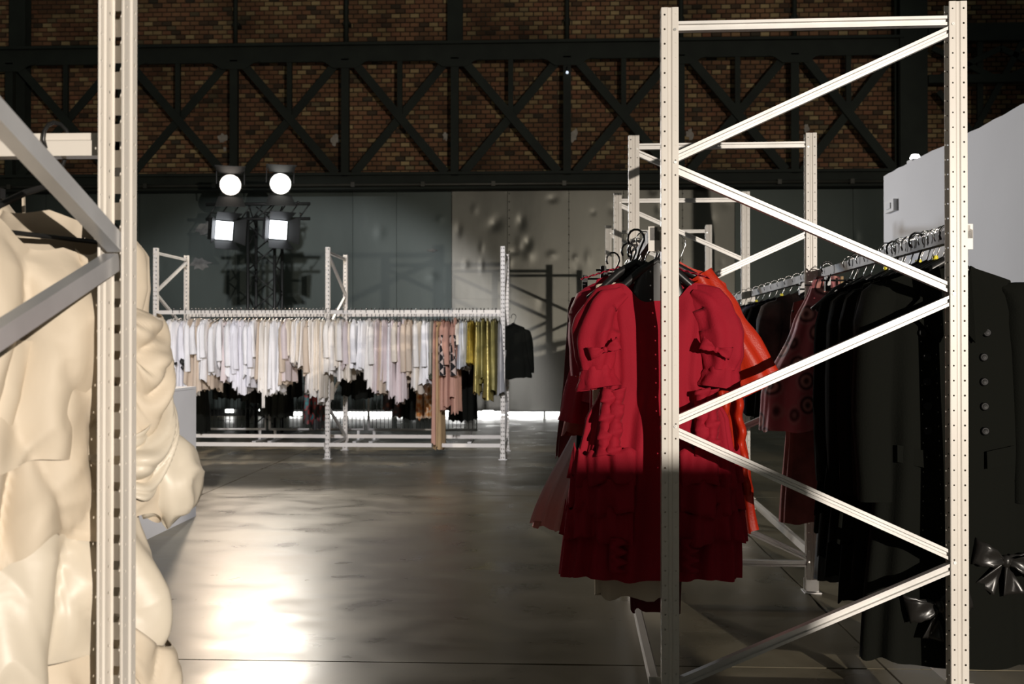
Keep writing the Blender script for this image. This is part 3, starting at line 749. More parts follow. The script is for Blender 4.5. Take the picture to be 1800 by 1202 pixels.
# ---- generic garment: body + two sleeves
def garment(name, loc, rz, label, cat, group, m, W=0.22, L=0.75, flare=1.2, D=0.035, D1=0.06, sleeves=None, seed=0, nu=40, nv=18, zt=-0.085, slope=0.30, neck=(0.09, 0.08), n=8, amp1=0.02, crumple=0.0, hem=0.03, waist=1.0, sm=None, skew=0.0, hemtilt=0.0, samp=0.006):
    o = empty(name, loc, rz); tag(o, label, cat, group)
    f = body_fn([(0, W * 0.92), (0.06, W), (0.45, W * (waist + (flare - 1) * 0.3)), (1, W * flare)], [(0, 0.014), (0.12, D), (0.5, (D + D1) / 2), (1, D1)], L, zt, slope, neck, n, ((0, 0.0), (0.15, amp1 * 0.25), (0.5, amp1 * 0.6), (1, amp1)), seed, hem, crumple, 5.0, skew, hemtilt)
    part_tube('body', f, nu, nv, m, o)
    if sleeves:
        sl, r0, r1 = sleeves
        zs = zt - slope * W
        for s in (-1, 1):
            path = [(s * W * 0.80, 0, zs - 0.015), (s * (W + 0.015), -0.005, zs - 0.09), (s * (W + 0.035), -0.012, zs - sl * 0.55), (s * (W + 0.03), -0.02, zs - sl)]
            part_tube('sleeve', sleeve_fn(path, [r0 * 0.25, r0, (r0 + r1) / 2, r1], seed * 2 + s, 4, samp), 14, 10, sm or m, o)
    return o

# ================================================================== red end of the right row
def rpt(y, dx=0.0): return row_pt(rowR, XL + dx, y, RZ + RH/2)
def bpt(y, dx=0.0): return row_pt(rowR, XR + dx, y, RZ + RH/2)
def zof(py, Y): return PZ(py, Y) - (RZ + RH/2)

# --- the red velvet dress
def red_dress():
    loc = rpt(0.21, 0.025); Y = loc.y
    o = empty('velvet_dress', loc, ROWA); tag(o, 'red velvet dress with puffed sleeves, bows and ruffle tiers, front of the rail', 'dress')
    v = F['red']; L = 1.10; zt = -0.150
    W = [(0, 0.20), (0.05, 0.225), (0.12, 0.225), (0.22, 0.205), (0.33, 0.195), (0.38, 0.215), (0.45, 0.255), (0.7, 0.305), (1, 0.325)]
    D = [(0, 0.016), (0.12, 0.05), (0.3, 0.055), (0.36, 0.055), (0.5, 0.075), (1, 0.095)]
    AM = ((0, 0.001), (0.12, 0.004), (0.33, 0.003), (0.38, 0.008), (0.5, 0.014), (1, 0.016))
    f = body_fn(W, D, L, zt, 0.22, (0.10, 0.095), 15, AM, 3, 0.02, 0.0, 4.0, -0.03)
    part_tube('body', f, 150, 60, v, o)
    # puffed sleeves, cuffs and bows
    for s in (-1, 1):
        path = [(s * 0.125, 0, -0.215), (s * 0.185, -0.008, -0.262), (s * 0.220, -0.02, -0.355), (s * 0.228, -0.03, -0.44), (s * 0.225, -0.035, -0.50)]
        sl = part_tube('sleeve', sleeve_fn(path, [0.030, 0.066, 0.082, 0.072, 0.056], 5 + s, 6, 0.008, 0.85), 36, 26, v, o)
        cf = sleeve_fn([(s * 0.226, -0.035, -0.485), (s * 0.222, -0.036, -0.52), (s * 0.215, -0.04, -0.565)], [0.056, 0.064, 0.080], 9 + s, 7, 0.006, 0.8)
        part_tube('cuff', cf, 30, 8, v, sl)
        bow(o, (s * 0.195, -0.105, -0.425), 0.056, v, tilt=s * 0.35, tails=False)
        # vertical frill down the front panel
        for q, xo in ((0, 0.0), (1, 0.034)):
            def fr(u, t, s=s, q=q, xo=xo):
                z = -0.565 - 0.235 * t; x = s * 0.165 - 0.017 + xo - (0.01 if s < 0 else 0) * t * 2
                wv = 0.016 * sin(t * 21 + q * 2 + s) + 0.007 * sin(t * 47 + 2 * q)
                return Vector((x + (u - 0.5) * 0.050 + 0.3 * wv * (u - 0.3), -0.085 - 0.018 * sin(pi * u) - abs(u - 0.5) * wv * 1.6 - 0.012 * t, z + (u - 0.5) * wv * 0.8))
            ribbon('frill', fr, 5, 46, v, o)
    # ruffle tiers on the skirt, left and right panels
    for k, (za, zb_) in enumerate(((-0.785, -0.905), (-0.885, -1.005), (-0.985, -1.105))):
        for s in (-1, 1):
            def tier(u, t, k=k, s=s, za=za, zb_=zb_):
                wv = interp((za + 0.15) / -1.1, [(0.5, 0.285), (1.0, 0.335)])
                ang = (0.10 + 0.92 * u) * (pi / 2)
                c, sn = (-sin(ang) if s < 0 else sin(ang)), cos(ang)
                am = 0.005 + 0.012 * t
                w1 = am * sin(u * 24 + k * 1.7 + s) + am * 0.7 * sin(u * 41 + k + t * 2.0)
                x = (wv + 0.008 + w1 * 0.5 + 0.012 * t) * math.copysign(abs(c) ** 0.75, c) - 0.03 * ((za + 0.15) / -1.1) ** 2
                y = -(0.093 + 0.015 + w1 + 0.018 * t) * max(sn, 0) ** 0.9 - 0.006
                return Vector((x, y, za + (zb_ - za) * t + 0.012 * sin(u * 9 + k * 2) + 0.010 * sin(u * 31 + k) * (1 - t)))
            ribbon('ruffle_tier', tier, 64, 7, v, o)
    for s in (-1, 1):
        def low(u, t, s=s):
            wv = 0.014 * sin(t * 21 + s)
            return Vector((s * 0.125 - 0.03 + (u - 0.5) * 0.05 + wv * u, -0.118 - 0.015 * sin(pi * u) - wv * (u - 0.5), -1.09 - 0.12 * t))
        ribbon('frill', low, 5, 20, v, o)
    h = hanger(loc, ROWA, 'broad', 'broad black hanger showing in the neckline of the red velvet dress')
    fp = lambda u, v: Vector(((0.045 + 0.085 * v ** 0.8) * cos(2*pi*u), 0.012 * sin(2*pi*u), -0.105 - 0.20 * v - 0.25 * (0.09 * v * cos(2*pi*u)) ** 2 * 10))
    part_tube('bust_plate', fp, 24, 8, M['plastic'], h)
    return o
red_dress()

sq = random.Random(8)
# list: y along rail, dx, material, kind data, labels
def red_item(y, m, label, cat, hl, style='broad', dx=0.0, name='dress', **k):
    loc = rpt(y, dx); garment(name, loc, ROWA, label, cat, 'red and pink clothes on the left rail', F[m], **k)
    hanger(loc, ROWA, style, 'hanger of the ' + label if hl == HLR else hl, 'hangers on the left rail')
HLR = 'dark hanger among those crowded on the rail behind the red velvet dress'
def ruched(y):
    loc = rpt(y, -0.015)
    o = garment('dress', loc, ROWA, 'crimson dress with gathered shoulders just behind the red velvet dress', 'dress', 'red and pink clothes on the left rail', F['crimson'], W=0.195, L=0.95, flare=1.12, sleeves=(0.36, 0.06, 0.055), seed=21, n=16, amp1=0.014, nu=90, nv=30, zt=-0.105, slope=0.30, D=0.04, D1=0.055)
    for s in (-1, 1):   # frilled collar edges
        def fr(u, t, s=s):
            x = s * (0.05 + 0.19 * t); z = -0.10 - 0.30 * abs(x) + 0.012
            return Vector((x, -0.03 + (u - 0.5) * 0.05 + 0.008 * sin(40 * t), z + 0.003 * sin(48 * t + u * 3) + 0.004 * u))
        ribbon('collar_frill', fr, 4, 50, F['crimson'], o)
    hanger(loc, ROWA, 'chrome', 'hanger of the crimson dress with gathered shoulders', 'hangers on the left rail')
ruched(0.34)
red_item(0.27, 'cream', 'cream underdress whose hem hangs below the red velvet dress', 'dress', HLR, W=0.16, L=1.20, flare=0.9, seed=31, dx=-0.05, amp1=0.012, D1=0.035, zt=-0.14)
red_item(0.30, 'darkred', 'oxblood slip hanging lowest below the red velvet dress', 'dress', HLR, W=0.14, L=1.26, flare=0.62, seed=32, dx=0.02, amp1=0.010, D1=0.03, zt=-0.14)
def vermilion(y):
    loc = rpt(y, 0.125)
    o = garment('coat', loc, ROWA, 'vermilion satin coat with wide sleeves, right behind the red velvet dress', 'coat', 'red and pink clothes on the left rail', F['vermilion'], W=0.20, L=1.06, flare=1.55, seed=41, n=11, amp1=0.018, nu=100, nv=40, zt=-0.055, slope=0.62, crumple=0.014, D=0.04, D1=0.06)
    for s in (-1, 1):
        path = [(s * 0.06, 0, -0.15), (s * 0.16, -0.01, -0.31), (s * 0.25, -0.015, -0.45), (s * 0.315, -0.02, -0.575)]
        part_tube('sleeve', sleeve_fn(path, [0.07, 0.085, 0.085, 0.09], 43 + s, 6, 0.009, 0.6), 40, 26, F['vermilion'], o)
    for k in range(3):
        def fr(u, t, k=k): return Vector((0.10 + 0.055 * k + 0.03 * (u - 0.5) + 0.004 * sin(26 * t + k) + 0.04 * t, -0.075 - 0.016 * sin(pi * u) - 0.01 * sin(30 * t), -0.52 - 0.46 * t))
        ribbon('ruffle', fr, 5, 40, F['vermilion'], o)
    hanger(loc, ROWA, 'chrome', 'hanger of the vermilion satin coat behind the red velvet dress', 'hangers on the left rail')
vermilion(0.46)
def pinkskirt(y):
    loc = rpt(y, -0.03)
    o = garment('blouse', loc, ROWA, 'cherry pink satin blouse with hanging sleeve ends left of the velvet dress', 'blouse', 'red and pink clothes on the left rail', F['pinkred'], W=0.185, L=0.52, flare=1.2, seed=52, n=9, amp1=0.02, zt=-0.12, slope=0.38, crumple=0.01)
    for s in (-1, 1): part_tube('sleeve', sleeve_fn([(s*.12, 0, -.2), (s*.16, 0, -.36), (s*.225, 0, -.54), (s*.255, 0, -.72)], [.045, .05, .045, .055], 53 + s, 4, .008, .7), 20, 16, F['pinkred'], o)
    hanger(loc, ROWA, 'chrome', 'hanger of the cherry pink satin blouse', 'hangers on the left rail')
pinkskirt(0.56)
red_item(0.66, 'rust', 'rust satin dress with turned-back sleeves peeking out at the far left', 'dress', HLR, W=0.175, L=0.66, flare=1.75, seed=61, dx=-0.02, crumple=0.015, zt=-0.12, slope=0.4)
red_item(0.76, 'black', 'black gown hidden between the red dresses on the left rail', 'dress', HLR, W=0.20, L=1.15, flare=1.25, seed=62, dx=-0.05, zt=-0.12)
red_item(0.92, 'crimson', 'dark crimson sequinned dress deep inside the red rail', 'dress', HLR, W=0.23, L=1.05, flare=1.1, seed=63, zt=-0.12)
def ombre_dress(y):
    loc = rpt(y, 0.0)
    o = empty('tulle_dress', loc, ROWA); tag(o, 'pale pink ombre tulle dress fading to coral at its ragged hem', 'dress', 'red and pink clothes on the left rail')
    f = body_fn([(0, 0.15), (0.08, 0.17), (0.35, 0.18), (1, 0.47)], [(0, 0.014), (0.2, 0.04), (1, 0.11)], 1.08, -0.13, 0.25, (0.08, 0.08), 26, ((0, 0.0), (0.3, 0.004), (1, 0.016)), 77, 0.10)
    part_tube('body', f, 150, 40, F['ombre'], o)
    hanger(loc, ROWA, 'clip', 'clip hanger holding the pink ombre tulle dress on the left rail')
ombre_dress(1.02)
for k, y in enumerate((1.18, 1.32, 1.46)):
    red_item(y, ('darkred', 'rose', 'crimson')[k], ('oxblood skirt clipped to a black hanger left of the red shoulders', 'old rose lace dress further along the red rail', 'crimson shift dress furthest along the red rail')[k], 'skirt' if k == 0 else 'dress', 'black clip hanger showing left of the red shoulders' if k == 0 else HLR, 'clip' if k == 0 else 'chrome', W=0.21, L=0.8, flare=1.3, seed=81 + k, dx=-0.10 if k == 0 else 0, zt=-0.13)
# clip hangers with short tops peeking out above the red shoulders
for k, (y, dx) in enumerate(((0.62, -0.03), (0.80, -0.02))):
    hanger(rpt(y + 0.03, dx), ROWA, 'clip', ('black clip hanger with two clips, nearer one above the crimson shoulder', 'black clip hanger with two clips, further one left of the crimson shoulder')[k], 'hangers on the left rail')

# ================================================================== black end: right rail
def coat(y, label, seed, front=False, W=0.235, L=1.42, m='black', dx=0.0, style='broad'):
    loc = bpt(y, dx)
    o = garment('coat', loc, ROWA, label, 'coat', 'black coats on the right rail', F[m], W=W, L=L, flare=1.32, D=0.055 if front else 0.024, D1=0.09 if front else 0.030, sleeves=(0.78, 0.075, 0.062) if front else (0.78, 0.045, 0.036), seed=seed, n=7, amp1=0.018 if front else 0.006, zt=-0.105, slope=0.34, neck=(0.05, 0.10), nu=72 if front else 44, nv=36 if front else 20, hem=0.03, waist=0.98)
    if front:
        for s in (-1, 1):   # lapel, collar, buttons
            lp = [(s * 0.015, -0.045, -0.33), (s * 0.055, -0.052, -0.13), (s * 0.115, -0.050, -0.165), (s * 0.125, -0.066, -0.245), (s * 0.165, -0.070, -0.285), (s * 0.06, -0.076, -0.40)]
            n_ = len(lp); vs = [Vector(p) + Vector((0, -0.012, 0)) for p in lp] + [Vector(p) for p in lp]
            obj('lapel', mesh('lapel', vs, [tuple(range(n_)), tuple(reversed(range(n_, 2*n_)))] + [(q, n_ + q, n_ + (q+1) % n_, (q+1) % n_) for q in range(n_)], F['black']), o)
            for q in range(5):
                mbx = MB(); mbx.lathe([(0.014, 0.0), (0.015, -0.004), (0.012, -0.008), (0.008, -0.006), (0.001, -0.006)], (s * (0.098 if q else 0.11), -0.058 - 0.003 * q, -0.365 - q * 0.086), (0, 1, 0), 12)
                mbx.build('button', BTN, o, True)
            pf = [(s * 0.10, -0.072, -0.78), (s * 0.20, -0.056, -0.76), (s * 0.20, -0.058, -0.82), (s * 0.10, -0.076, -0.84)]
            vs = [Vector(p) + Vector((0, -0.008, 0)) for p in pf] + [Vector(p) for p in pf]
            obj('pocket_flap', mesh('pocket_flap', vs, [(0,1,2,3), (7,6,5,4)] + [(q, 4 + q, 4 + (q+1) % 4, (q+1) % 4) for q in range(4)], F['black']), o)
        bow(o, (0.155, -0.085, -1.155), 0.11, F['satin'], 0.2); bow(o, (-0.075, -0.10, -1.31), 0.11, F['satin'], -0.25)
    hanger(loc, ROWA, style, 'broad hanger inside the front black coat' if front else 'hanger inside the ' + label, None if front else 'hangers on the right rail')
BTN = mat('black_button', (0.005, 0.005, 0.005), 0.5, 0.0, spec=0.25)
coat(0.20, 'front black double-breasted wool coat with satin bows near its hem', 5, True)
ordw = ['second', 'third', 'fourth', 'fifth', 'sixth', 'seventh', 'eighth', 'ninth', 'tenth', 'eleventh', 'twelfth']
for k in range(10):
    coat(0.325 + 0.062 * k, '%s black coat from the front on the right-hand rail' % ordw[k], 100 + k, W=0.235 + 0.02 * sin(k * 2.1), L=(1.20, 1.05, 0.95, 1.3, 0.9, 1.1, 1.25, 1.0, 1.2, 1.1)[k], style=('size', 'chrome', 'broad', 'size', 'chrome')[k % 5], dx=-0.012 * (k % 3))
def simple_b(y, m, label, cat, W, L, seed, style='chrome', dx=0.0, **k):
    loc = bpt(y, dx)
    garment(k.pop('name', 'dress'), loc, ROWA, label, cat, 'clothes on the right rail', F[m], W=W, L=L, seed=seed, **k)
    hanger(loc, ROWA, style, 'hanger of the ' + label, 'hangers on the right rail')
simple_b(1.12, 'black', 'narrow black trousers folded over a hanger just beyond the black coats', 'trousers', 0.13, 0.95, 203, zt=-0.12, flare=0.95, name='trousers')
simple_b(1.24, 'satin', 'narrow black satin slip beyond the black coats', 'slip', 0.13, 0.9, 204, zt=-0.12, flare=1.1, name='slip')
simple_b(1.36, 'beige', 'beige blouse clipped next to the black coats', 'blouse', 0.10, 0.30, 201, 'clip', zt=-0.12, flare=1.1, name='blouse')
simple_b(1.46, 'black', 'narrow black skirt between the beige blouse and the floral wrap', 'skirt', 0.12, 0.8, 205, zt=-0.12, flare=1.2, name='skirt')
simple_b(1.58, 'blackl', 'black lace gown reaching almost to the floor by the second frame', 'gown', 0.10, 1.45, 202, zt=-0.13, flare=1.9, name='gown', dx=0.05)
def floral(y):
    loc = bpt(y, -0.035)
    o = empty('floral_wrap', loc, ROWA); tag(o, 'pink floral wrap with dark flowers hanging from a clip between red and black', 'wrap', 'clothes on the right rail')
    f = body_fn([(0, 0.06), (0.06, 0.085), (0.3, 0.17), (0.75, 0.33), (1, 0.345)], [(0, 0.02), (0.3, 0.06), (1, 0.085)], 0.80, -0.05, 0.1, (0.02, 0.01), 8, ((0, 0.002), (0.3, 0.008), (1, 0.018)), 211, 0.06)
    part_tube('body', f, 100, 34, F['floral'], o)
    def edge(u, t): return Vector((0.055 - 0.02 * t + 0.014 * (u - 0.5), -0.075 - 0.02 * t, -0.06 - 0.62 * t))
    ribbon('gilt_edging', edge, 2, 14, F['tan'], o)
    hanger(loc, ROWA, 'clip', 'metal clip hanger bunching the top of the pink floral wrap')
floral(1.74)
simple_b(1.88, 'rose', 'old rose lace dress hanging under the pink floral wrap', 'dress', 0.19, 1.22, 212, zt=-0.13, flare=1.25)
for k in range(13):
    m_ = ('print_', 'black', 'black', 'navy', 'print_', 'navy', 'black', 'navy', 'black', 'print_', 'navy', 'black', 'black')[k]
    y = 2.14 + 0.22 * k + (0.06 if 2.14 + 0.22 * k > 4.02 else 0)
    simple_b(y, m_, '%s %s beyond the pink floral wrap on the right rail' % (['first', 'second', 'third', 'fourth', 'fifth', 'sixth', 'seventh', 'eighth', 'ninth', 'tenth', 'eleventh', 'twelfth', 'thirteenth'][k], {'print_': 'dark printed blouse', 'black': 'black jacket', 'navy': 'navy jacket'}[m_]), 'blouse' if m_ == 'print_' else 'jacket', 0.23 + 0.02 * sin(k), 0.75, 220 + k, style='size' if k % 4 == 0 else 'chrome', sleeves=(0.5, 0.07, 0.06), name='blouse' if m_ == 'print_' else 'jacket')
# bare hangers hooked on the rail between the coats
for k in range(5):
    hanger(bpt(0.255 + 0.12 * k), ROWA + 0.12 * sin(k * 3), ('chrome', 'chrome', 'size')[k % 3], ('nearest', 'second nearest', 'third nearest', 'fourth nearest', 'furthest')[k] + ' of the bare spare hangers between the black coats', 'hangers on the right rail')

# ================================================================== cream dresses at the left
LA = rowL.rotation_euler[2]
def lpt(y, dx=0.0): return row_pt(rowL, XL + dx, y, RZ + RH/2)
def cream_dress(y, label, seed, W, zt, tiers, hl, style='clip', dx=0.0, m='cream', m2='cream2', L0=0.5, crump=0.03, slope=0.25, puff=None, straps=False, twist=0.0, swags=()):
    """local x runs across the rail; local -y (front) turns to the camera's side"""
    loc = lpt(y, dx); rz = LA + pi + twist
    o = empty('cream_dress', loc, rz); tag(o, label, 'dress', 'cream dresses on the near rack')
    f = body_fn([(0, W * 0.75), (0.1, W), (0.5, W * 0.92), (1, W * 1.05)], [(0, 0.015), (0.2, 0.05), (1, 0.085)], L0, zt, slope, (0.12, 0.10), 6, ((0, 0.002), (0.3, 0.014), (1, 0.022)), seed, 0.03, crump * 0.45, 5, pleat=0.048)
    part_tube('bodice', f, 160, 80, F[m], o)
    for k, (za, zb_, w0, w1, d0, d1) in enumerate(tiers):
        g = body_fn([(0, w0), (0.35, (w0 + w1) / 2 * 1.06), (0.8, w1), (1, w1 * 0.93)], [(0, d0), (0.4, (d0 + d1) / 2 * 1.15), (0.8, d1 * 1.1), (1, d1 * 0.92)], za - zb_, za, 0.0, (0.02, 0.0), 5, ((0, 0.006), (0.5, 0.016), (1, 0.022)), seed + 7 * k + 3, 0.10, crump * 0.5, 4.2, hemtilt=0.03 * (-1) ** k, pleat=0.055)
        part_tube('flounce', g, 180, 80, F[m2 if k % 2 else m], o)
    if puff:
        for (c, r) in puff:
            mbx = MB(); n1, n2 = 36, 26
            c = Vector(c); r = Vector(r)
            for a in range(n2 + 1):
                th = pi * a / n2
                for b in range(n1):
                    fi = 2 * pi * b / n1; d = Vector((sin(th) * cos(fi), sin(th) * sin(fi), cos(th)))
                    q = d * 1.1 + Vector((seed, 0, 0)); rid = 1 - abs(noise.noise(q)) * 2 
                    rr = 0.88 + 0.25 * (rid - 0.4) + 0.03 * sin(3 * fi + 2 * th)
                    mbx.v.append(c + Vector((d.x * r.x, d.y * r.y, d.z * r.z)) * rr)
            for a in range(n2):
                for b in range(n1):
                    k0 = a * n1 + b; k1 = a * n1 + (b + 1) % n1
                    mbx.f.append((k0, k0 + n1, k1 + n1, k1))
            mbx.build('puffed_fold', F[m2], o, True)
    for k, (x0, x1, za, zb_, st_, h_, y0, nf) in enumerate(swags):
        def sw(u, v, k=k, x0=x0, x1=x1, za=za, zb_=zb_, st_=st_, h_=h_, y0=y0, nf=nf):
            e = 4 * u * (1 - u); x = x0 + (x1 - x0) * u
            zt_ = za + (zb_ - za) * u - st_ * e; wv = noise.noise(Vector((u * 2.5, v * 2.5, seed + k * 5)))
            z = zt_ - h_ * (0.25 + 0.75 * e) * v
            fo = abs(sin(pi * nf * (v + 0.16 * wv + 0.75 * u)))
            fo2 = abs(sin(pi * nf * 2.3 * v + 5 * u + 3 * wv))
            y = -(y0 + (0.034 * fo + 0.010 * fo2 + 0.030 * sin(pi * min(1, v * 1.1))) * e ** 0.6 + 0.018 * wv) + 0.05 * (abs(u - 0.5) * 2) ** 3
            return Vector((x, y, z))
        ribbon('swag', sw, 44, 36, F[m2 if k % 2 else m], o)
    if straps:
        for xo in (-0.09, 0.12):
            def st_(u, t, xo=xo): return Vector((xo + 0.012 * (u - 0.5) + 0.02 * t, -0.07, -0.10 - 0.45 * t))
            ribbon('strap', st_, 1, 10, F[m], o)
    hanger(loc, rz, style, hl)
    return o
# the one right behind the post, seen on both sides of it
cream_dress(-0.142, 'cream dress with tiers of puffed folds directly behind the near post', 12, 0.225, -0.12,
    [(-0.40, -0.78, 0.21, 0.235, 0.06, 0.075), (-0.74, -1.06, 0.20, 0.225, 0.06, 0.08), (-1.00, -1.62, 0.18, 0.25, 0.06, 0.085)], 'black hanger beside the post carrying the rightmost cream dress', 'plain', 0.0, crump=0.045, twist=-0.42,
    puff=[((0.215, -0.07, -0.69), (0.075, 0.07, 0.10))],
    swags=((0.03, 0.235, -0.22, -0.34, 0.06, 0.28, 0.065, 3), (0.04, 0.24, -0.60, -0.48, 0.02, 0.15, 0.075, 2), (0.05, 0.24, -0.90, -1.02, 0.05, 0.36, 0.085, 2)))
cream_dress(-0.345, 'cream dress with draped front and standing neckline, second from the post', 33, 0.225, -0.075,
    [(-0.36, -0.74, 0.21, 0.24, 0.065, 0.085), (-0.70, -1.02, 0.21, 0.235, 0.075, 0.09), (-0.94, -1.62, 0.20, 0.25, 0.075, 0.095)], 'black clip hanger with the second cream dress from the post', 'clip', 0.0, m='cream', crump=0.055, slope=0.12, straps=True,
    swags=((-0.25, 0.22, -0.06, -0.44, 0.04, 0.24, 0.07, 3), (-0.25, 0.24, -0.66, -0.36, 0.06, 0.26, 0.09, 3), (-0.25, 0.23, -0.60, -0.92, 0.04, 0.24, 0.10, 3), (-0.25, 0.25, -1.12, -0.84, 0.04, 0.28, 0.10, 3), (-0.22, 0.23, -1.08, -1.22, 0.05, 0.30, 0.10, 2)))
cream_dress(-0.55, 'ivory satin dress third from the post, partly cut off by the frame', 45, 0.22, -0.11,
    [(-0.45, -0.95, 0.22, 0.25, 0.065, 0.08), (-0.85, -1.55, 0.22, 0.26, 0.07, 0.09)], 'black hanger carrying the third cream dress from the post', 'plain', m='cream2', m2='cream', crump=0.035)
cream_dress(-0.72, 'cream dress fourth from the post at the left picture edge', 57, 0.22, -0.11,
    [(-0.45, -0.95, 0.22, 0.25, 0.06, 0.08), (-0.85, -1.5, 0.22, 0.26, 0.07, 0.09)], 'black hanger carrying the fourth cream dress from the post', 'plain', crump=0.03)

# ================================================================== far rack clothes
FY = MY + XL     # front rail
def orde(n): return '%d%s' % (n, 'th' if 10 <= n % 100 <= 20 else {1: 'st', 2: 'nd', 3: 'rd'}.get(n % 10, 'th'))
CN = dict(white='white cotton', lav='cool white cotton', off='off-white silk', creamf='cream cotton', beige='beige cotton', tan='long tan tulle', blush='blush cotton', salmon='salmon knit', silver='pale silver satin', gold='gold lame', sequin='gold sequinned', olive='olive gold satin', grey='grey satin', mesh='grey-green chiffon', black='black', teal='teal and red floral', redfl='black and red floral', orfl='orange floral', green='dark green')
items = [(299,668,'white',1),(311,682,'white',0),(321,690,'lav',1),(331,690,'white',1),(338,680,'beige',0),(343,622,'white',1),(350,685,'beige',0),(356,660,'white',1),(365,664,'white',1),(373,684,'beige',0),(380,660,'white',1),(389,648,'white',1),(396,672,'blush',0),(403,656,'white',1),(411,668,'lav',1),(419,688,'lav',1),(427,689,'lav',0),(434,668,'white',1),(441,682,'lav',1),(448,666,'white',1),
 (456,672,'beige',0),(463,690,'off',0),(470,696,'off',0),(477,684,'white',0),(484,692,'white',0),(491,690,'white',0),(498,676,'beige',1),(505,670,'blush',1),(511,625,'creamf',0),(517,642,'off',0),(523,640,'white',0),(529,644,'creamf',0),(535,642,'off',0),(541,664,'beige',1),(547,690,'off',0),(553,692,'off',0),(559,686,'creamf',0),(565,711,'off',0),(571,700,'creamf',0),
 (578,657,'off',1),(587,660,'off',1),(594,640,'creamf',1),(601,664,'off',1),(608,645,'blush',1),(614,668,'creamf',0),(622,652,'white',1),(632,650,'white',0),(642,650,'white',0),(650,668,'off',0),(657,684,'off',1),(664,686,'blush',0),(671,692,'beige',0),(677,673,'blush',0),(683,688,'white',0),(689,698,'blush',0),(695,641,'creamf',1),(701,708,'blush',0),(708,702,'blush',0),(714,670,'beige',1),(721,662,'beige',1),
 (729,678,'off',1),(737,690,'creamf',0),(745,676,'white',1),(752,674,'white',0),(759,664,'mesh',0),(766,776,'salmon',0),(772,790,'tan',0),(779,720,'salmon',1),(787,716,'salmon',1),(794,700,'salmon',1),(801,722,'salmon',0),(806,612,'creamf',0),(811,646,'silver',0),(817,648,'silver',0),(824,640,'sequin',0),(830,640,'sequin',0),(837,690,'gold',0),(844,672,'olive',0),(850,670,'olive',0),(857,700,'gold',0),(864,690,'olive',0),(871,690,'olive',0),(878,692,'grey',0)]
rnd = random.Random(77)
GH = 'small black hanger hooked over the front rail of the far rack'
for i, (px, hy, c, sl) in enumerate(items):
    x = PX(px, FY - 0.10); Y = FY
    zt = rnd.uniform(-0.10, -0.06); L = (RZ + RH/2 + zt) - PZ(hy, FY - 0.15) + 0.01
    W = rnd.uniform(0.19, 0.23); rz = pi/2 + rnd.uniform(-0.12, 0.10)
    nm = 'dress' if L > 0.95 else ('blouse' if sl else 'top')
    lab = '%s %s, %s garment from the left on the far rack' % (CN[c], nm, orde(i + 1))
    loc = (x, Y + rnd.uniform(-0.01, 0.01), RZ + RH/2)
    o = garment(nm, loc, rz, lab, nm, 'clothes on the front rail of the far rack', F[c], W=W, L=L, flare=rnd.uniform(1.0, 1.35), D=0.022, D1=rnd.uniform(0.028, 0.045), sleeves=(min(L * 0.8, rnd.uniform(0.42, 0.62)), 0.042, 0.05) if sl else None, seed=300 + i, nu=30, nv=12, zt=zt, slope=rnd.uniform(0.28, 0.4), n=6, amp1=rnd.uniform(0.012, 0.022), hem=0.06, hemtilt=rnd.uniform(-0.05, 0.03))
    if px in (779, 794):
        def arg(u, t): return Vector((0.10 * (u - 0.5) - W - 0.025, -0.045 - 0.03 * sin(pi * u), -0.26 - 0.50 * t))
        f2 = sleeve_fn([(-W - 0.012, -0.01, -0.30), (-W - 0.03, -0.012, -0.5), (-W - 0.03, -0.02, -0.76)], [0.055, 0.056, 0.058], 1, 4, 0.003)
        part_tube('argyle_panel', f2, 14, 12, F['argyle'], o)
    if px == 759:
        g2_ = body_fn([(0, W * 1.02), (1, W * 1.06)], [(0, 0.045), (1, 0.05)], 0.30, zt - L + 0.30, 0, (0.01, 0), 6, ((0, 0.004), (1, 0.012)), 9, 0.01)
        part_tube('hem_panel', g2_, 30, 6, F['green'], o)
    if px in (311, 321): bow(o, (-W - 0.02, -0.03, -0.62), 0.07, F['satin'], 0.3)
    if px == 466 or px == 463:
        for q in (-0.03, 0.02):
            def stp(u, t, q=q): return Vector((-W * 0.9 + q, -0.04 + 0.02 * (u - 0.5), zt - L + 0.05 - 0.22 * t))
            ribbon('sash', stp, 1, 6, F['off'], o)
    h = obj('clothes_hanger', HFAR, None, loc, (0, 0, rz)); tag(h, 'small black hanger of the %s garment from the left, far rack front rail' % orde(i + 1), 'hanger', 'hangers on the front rail of the far rack')
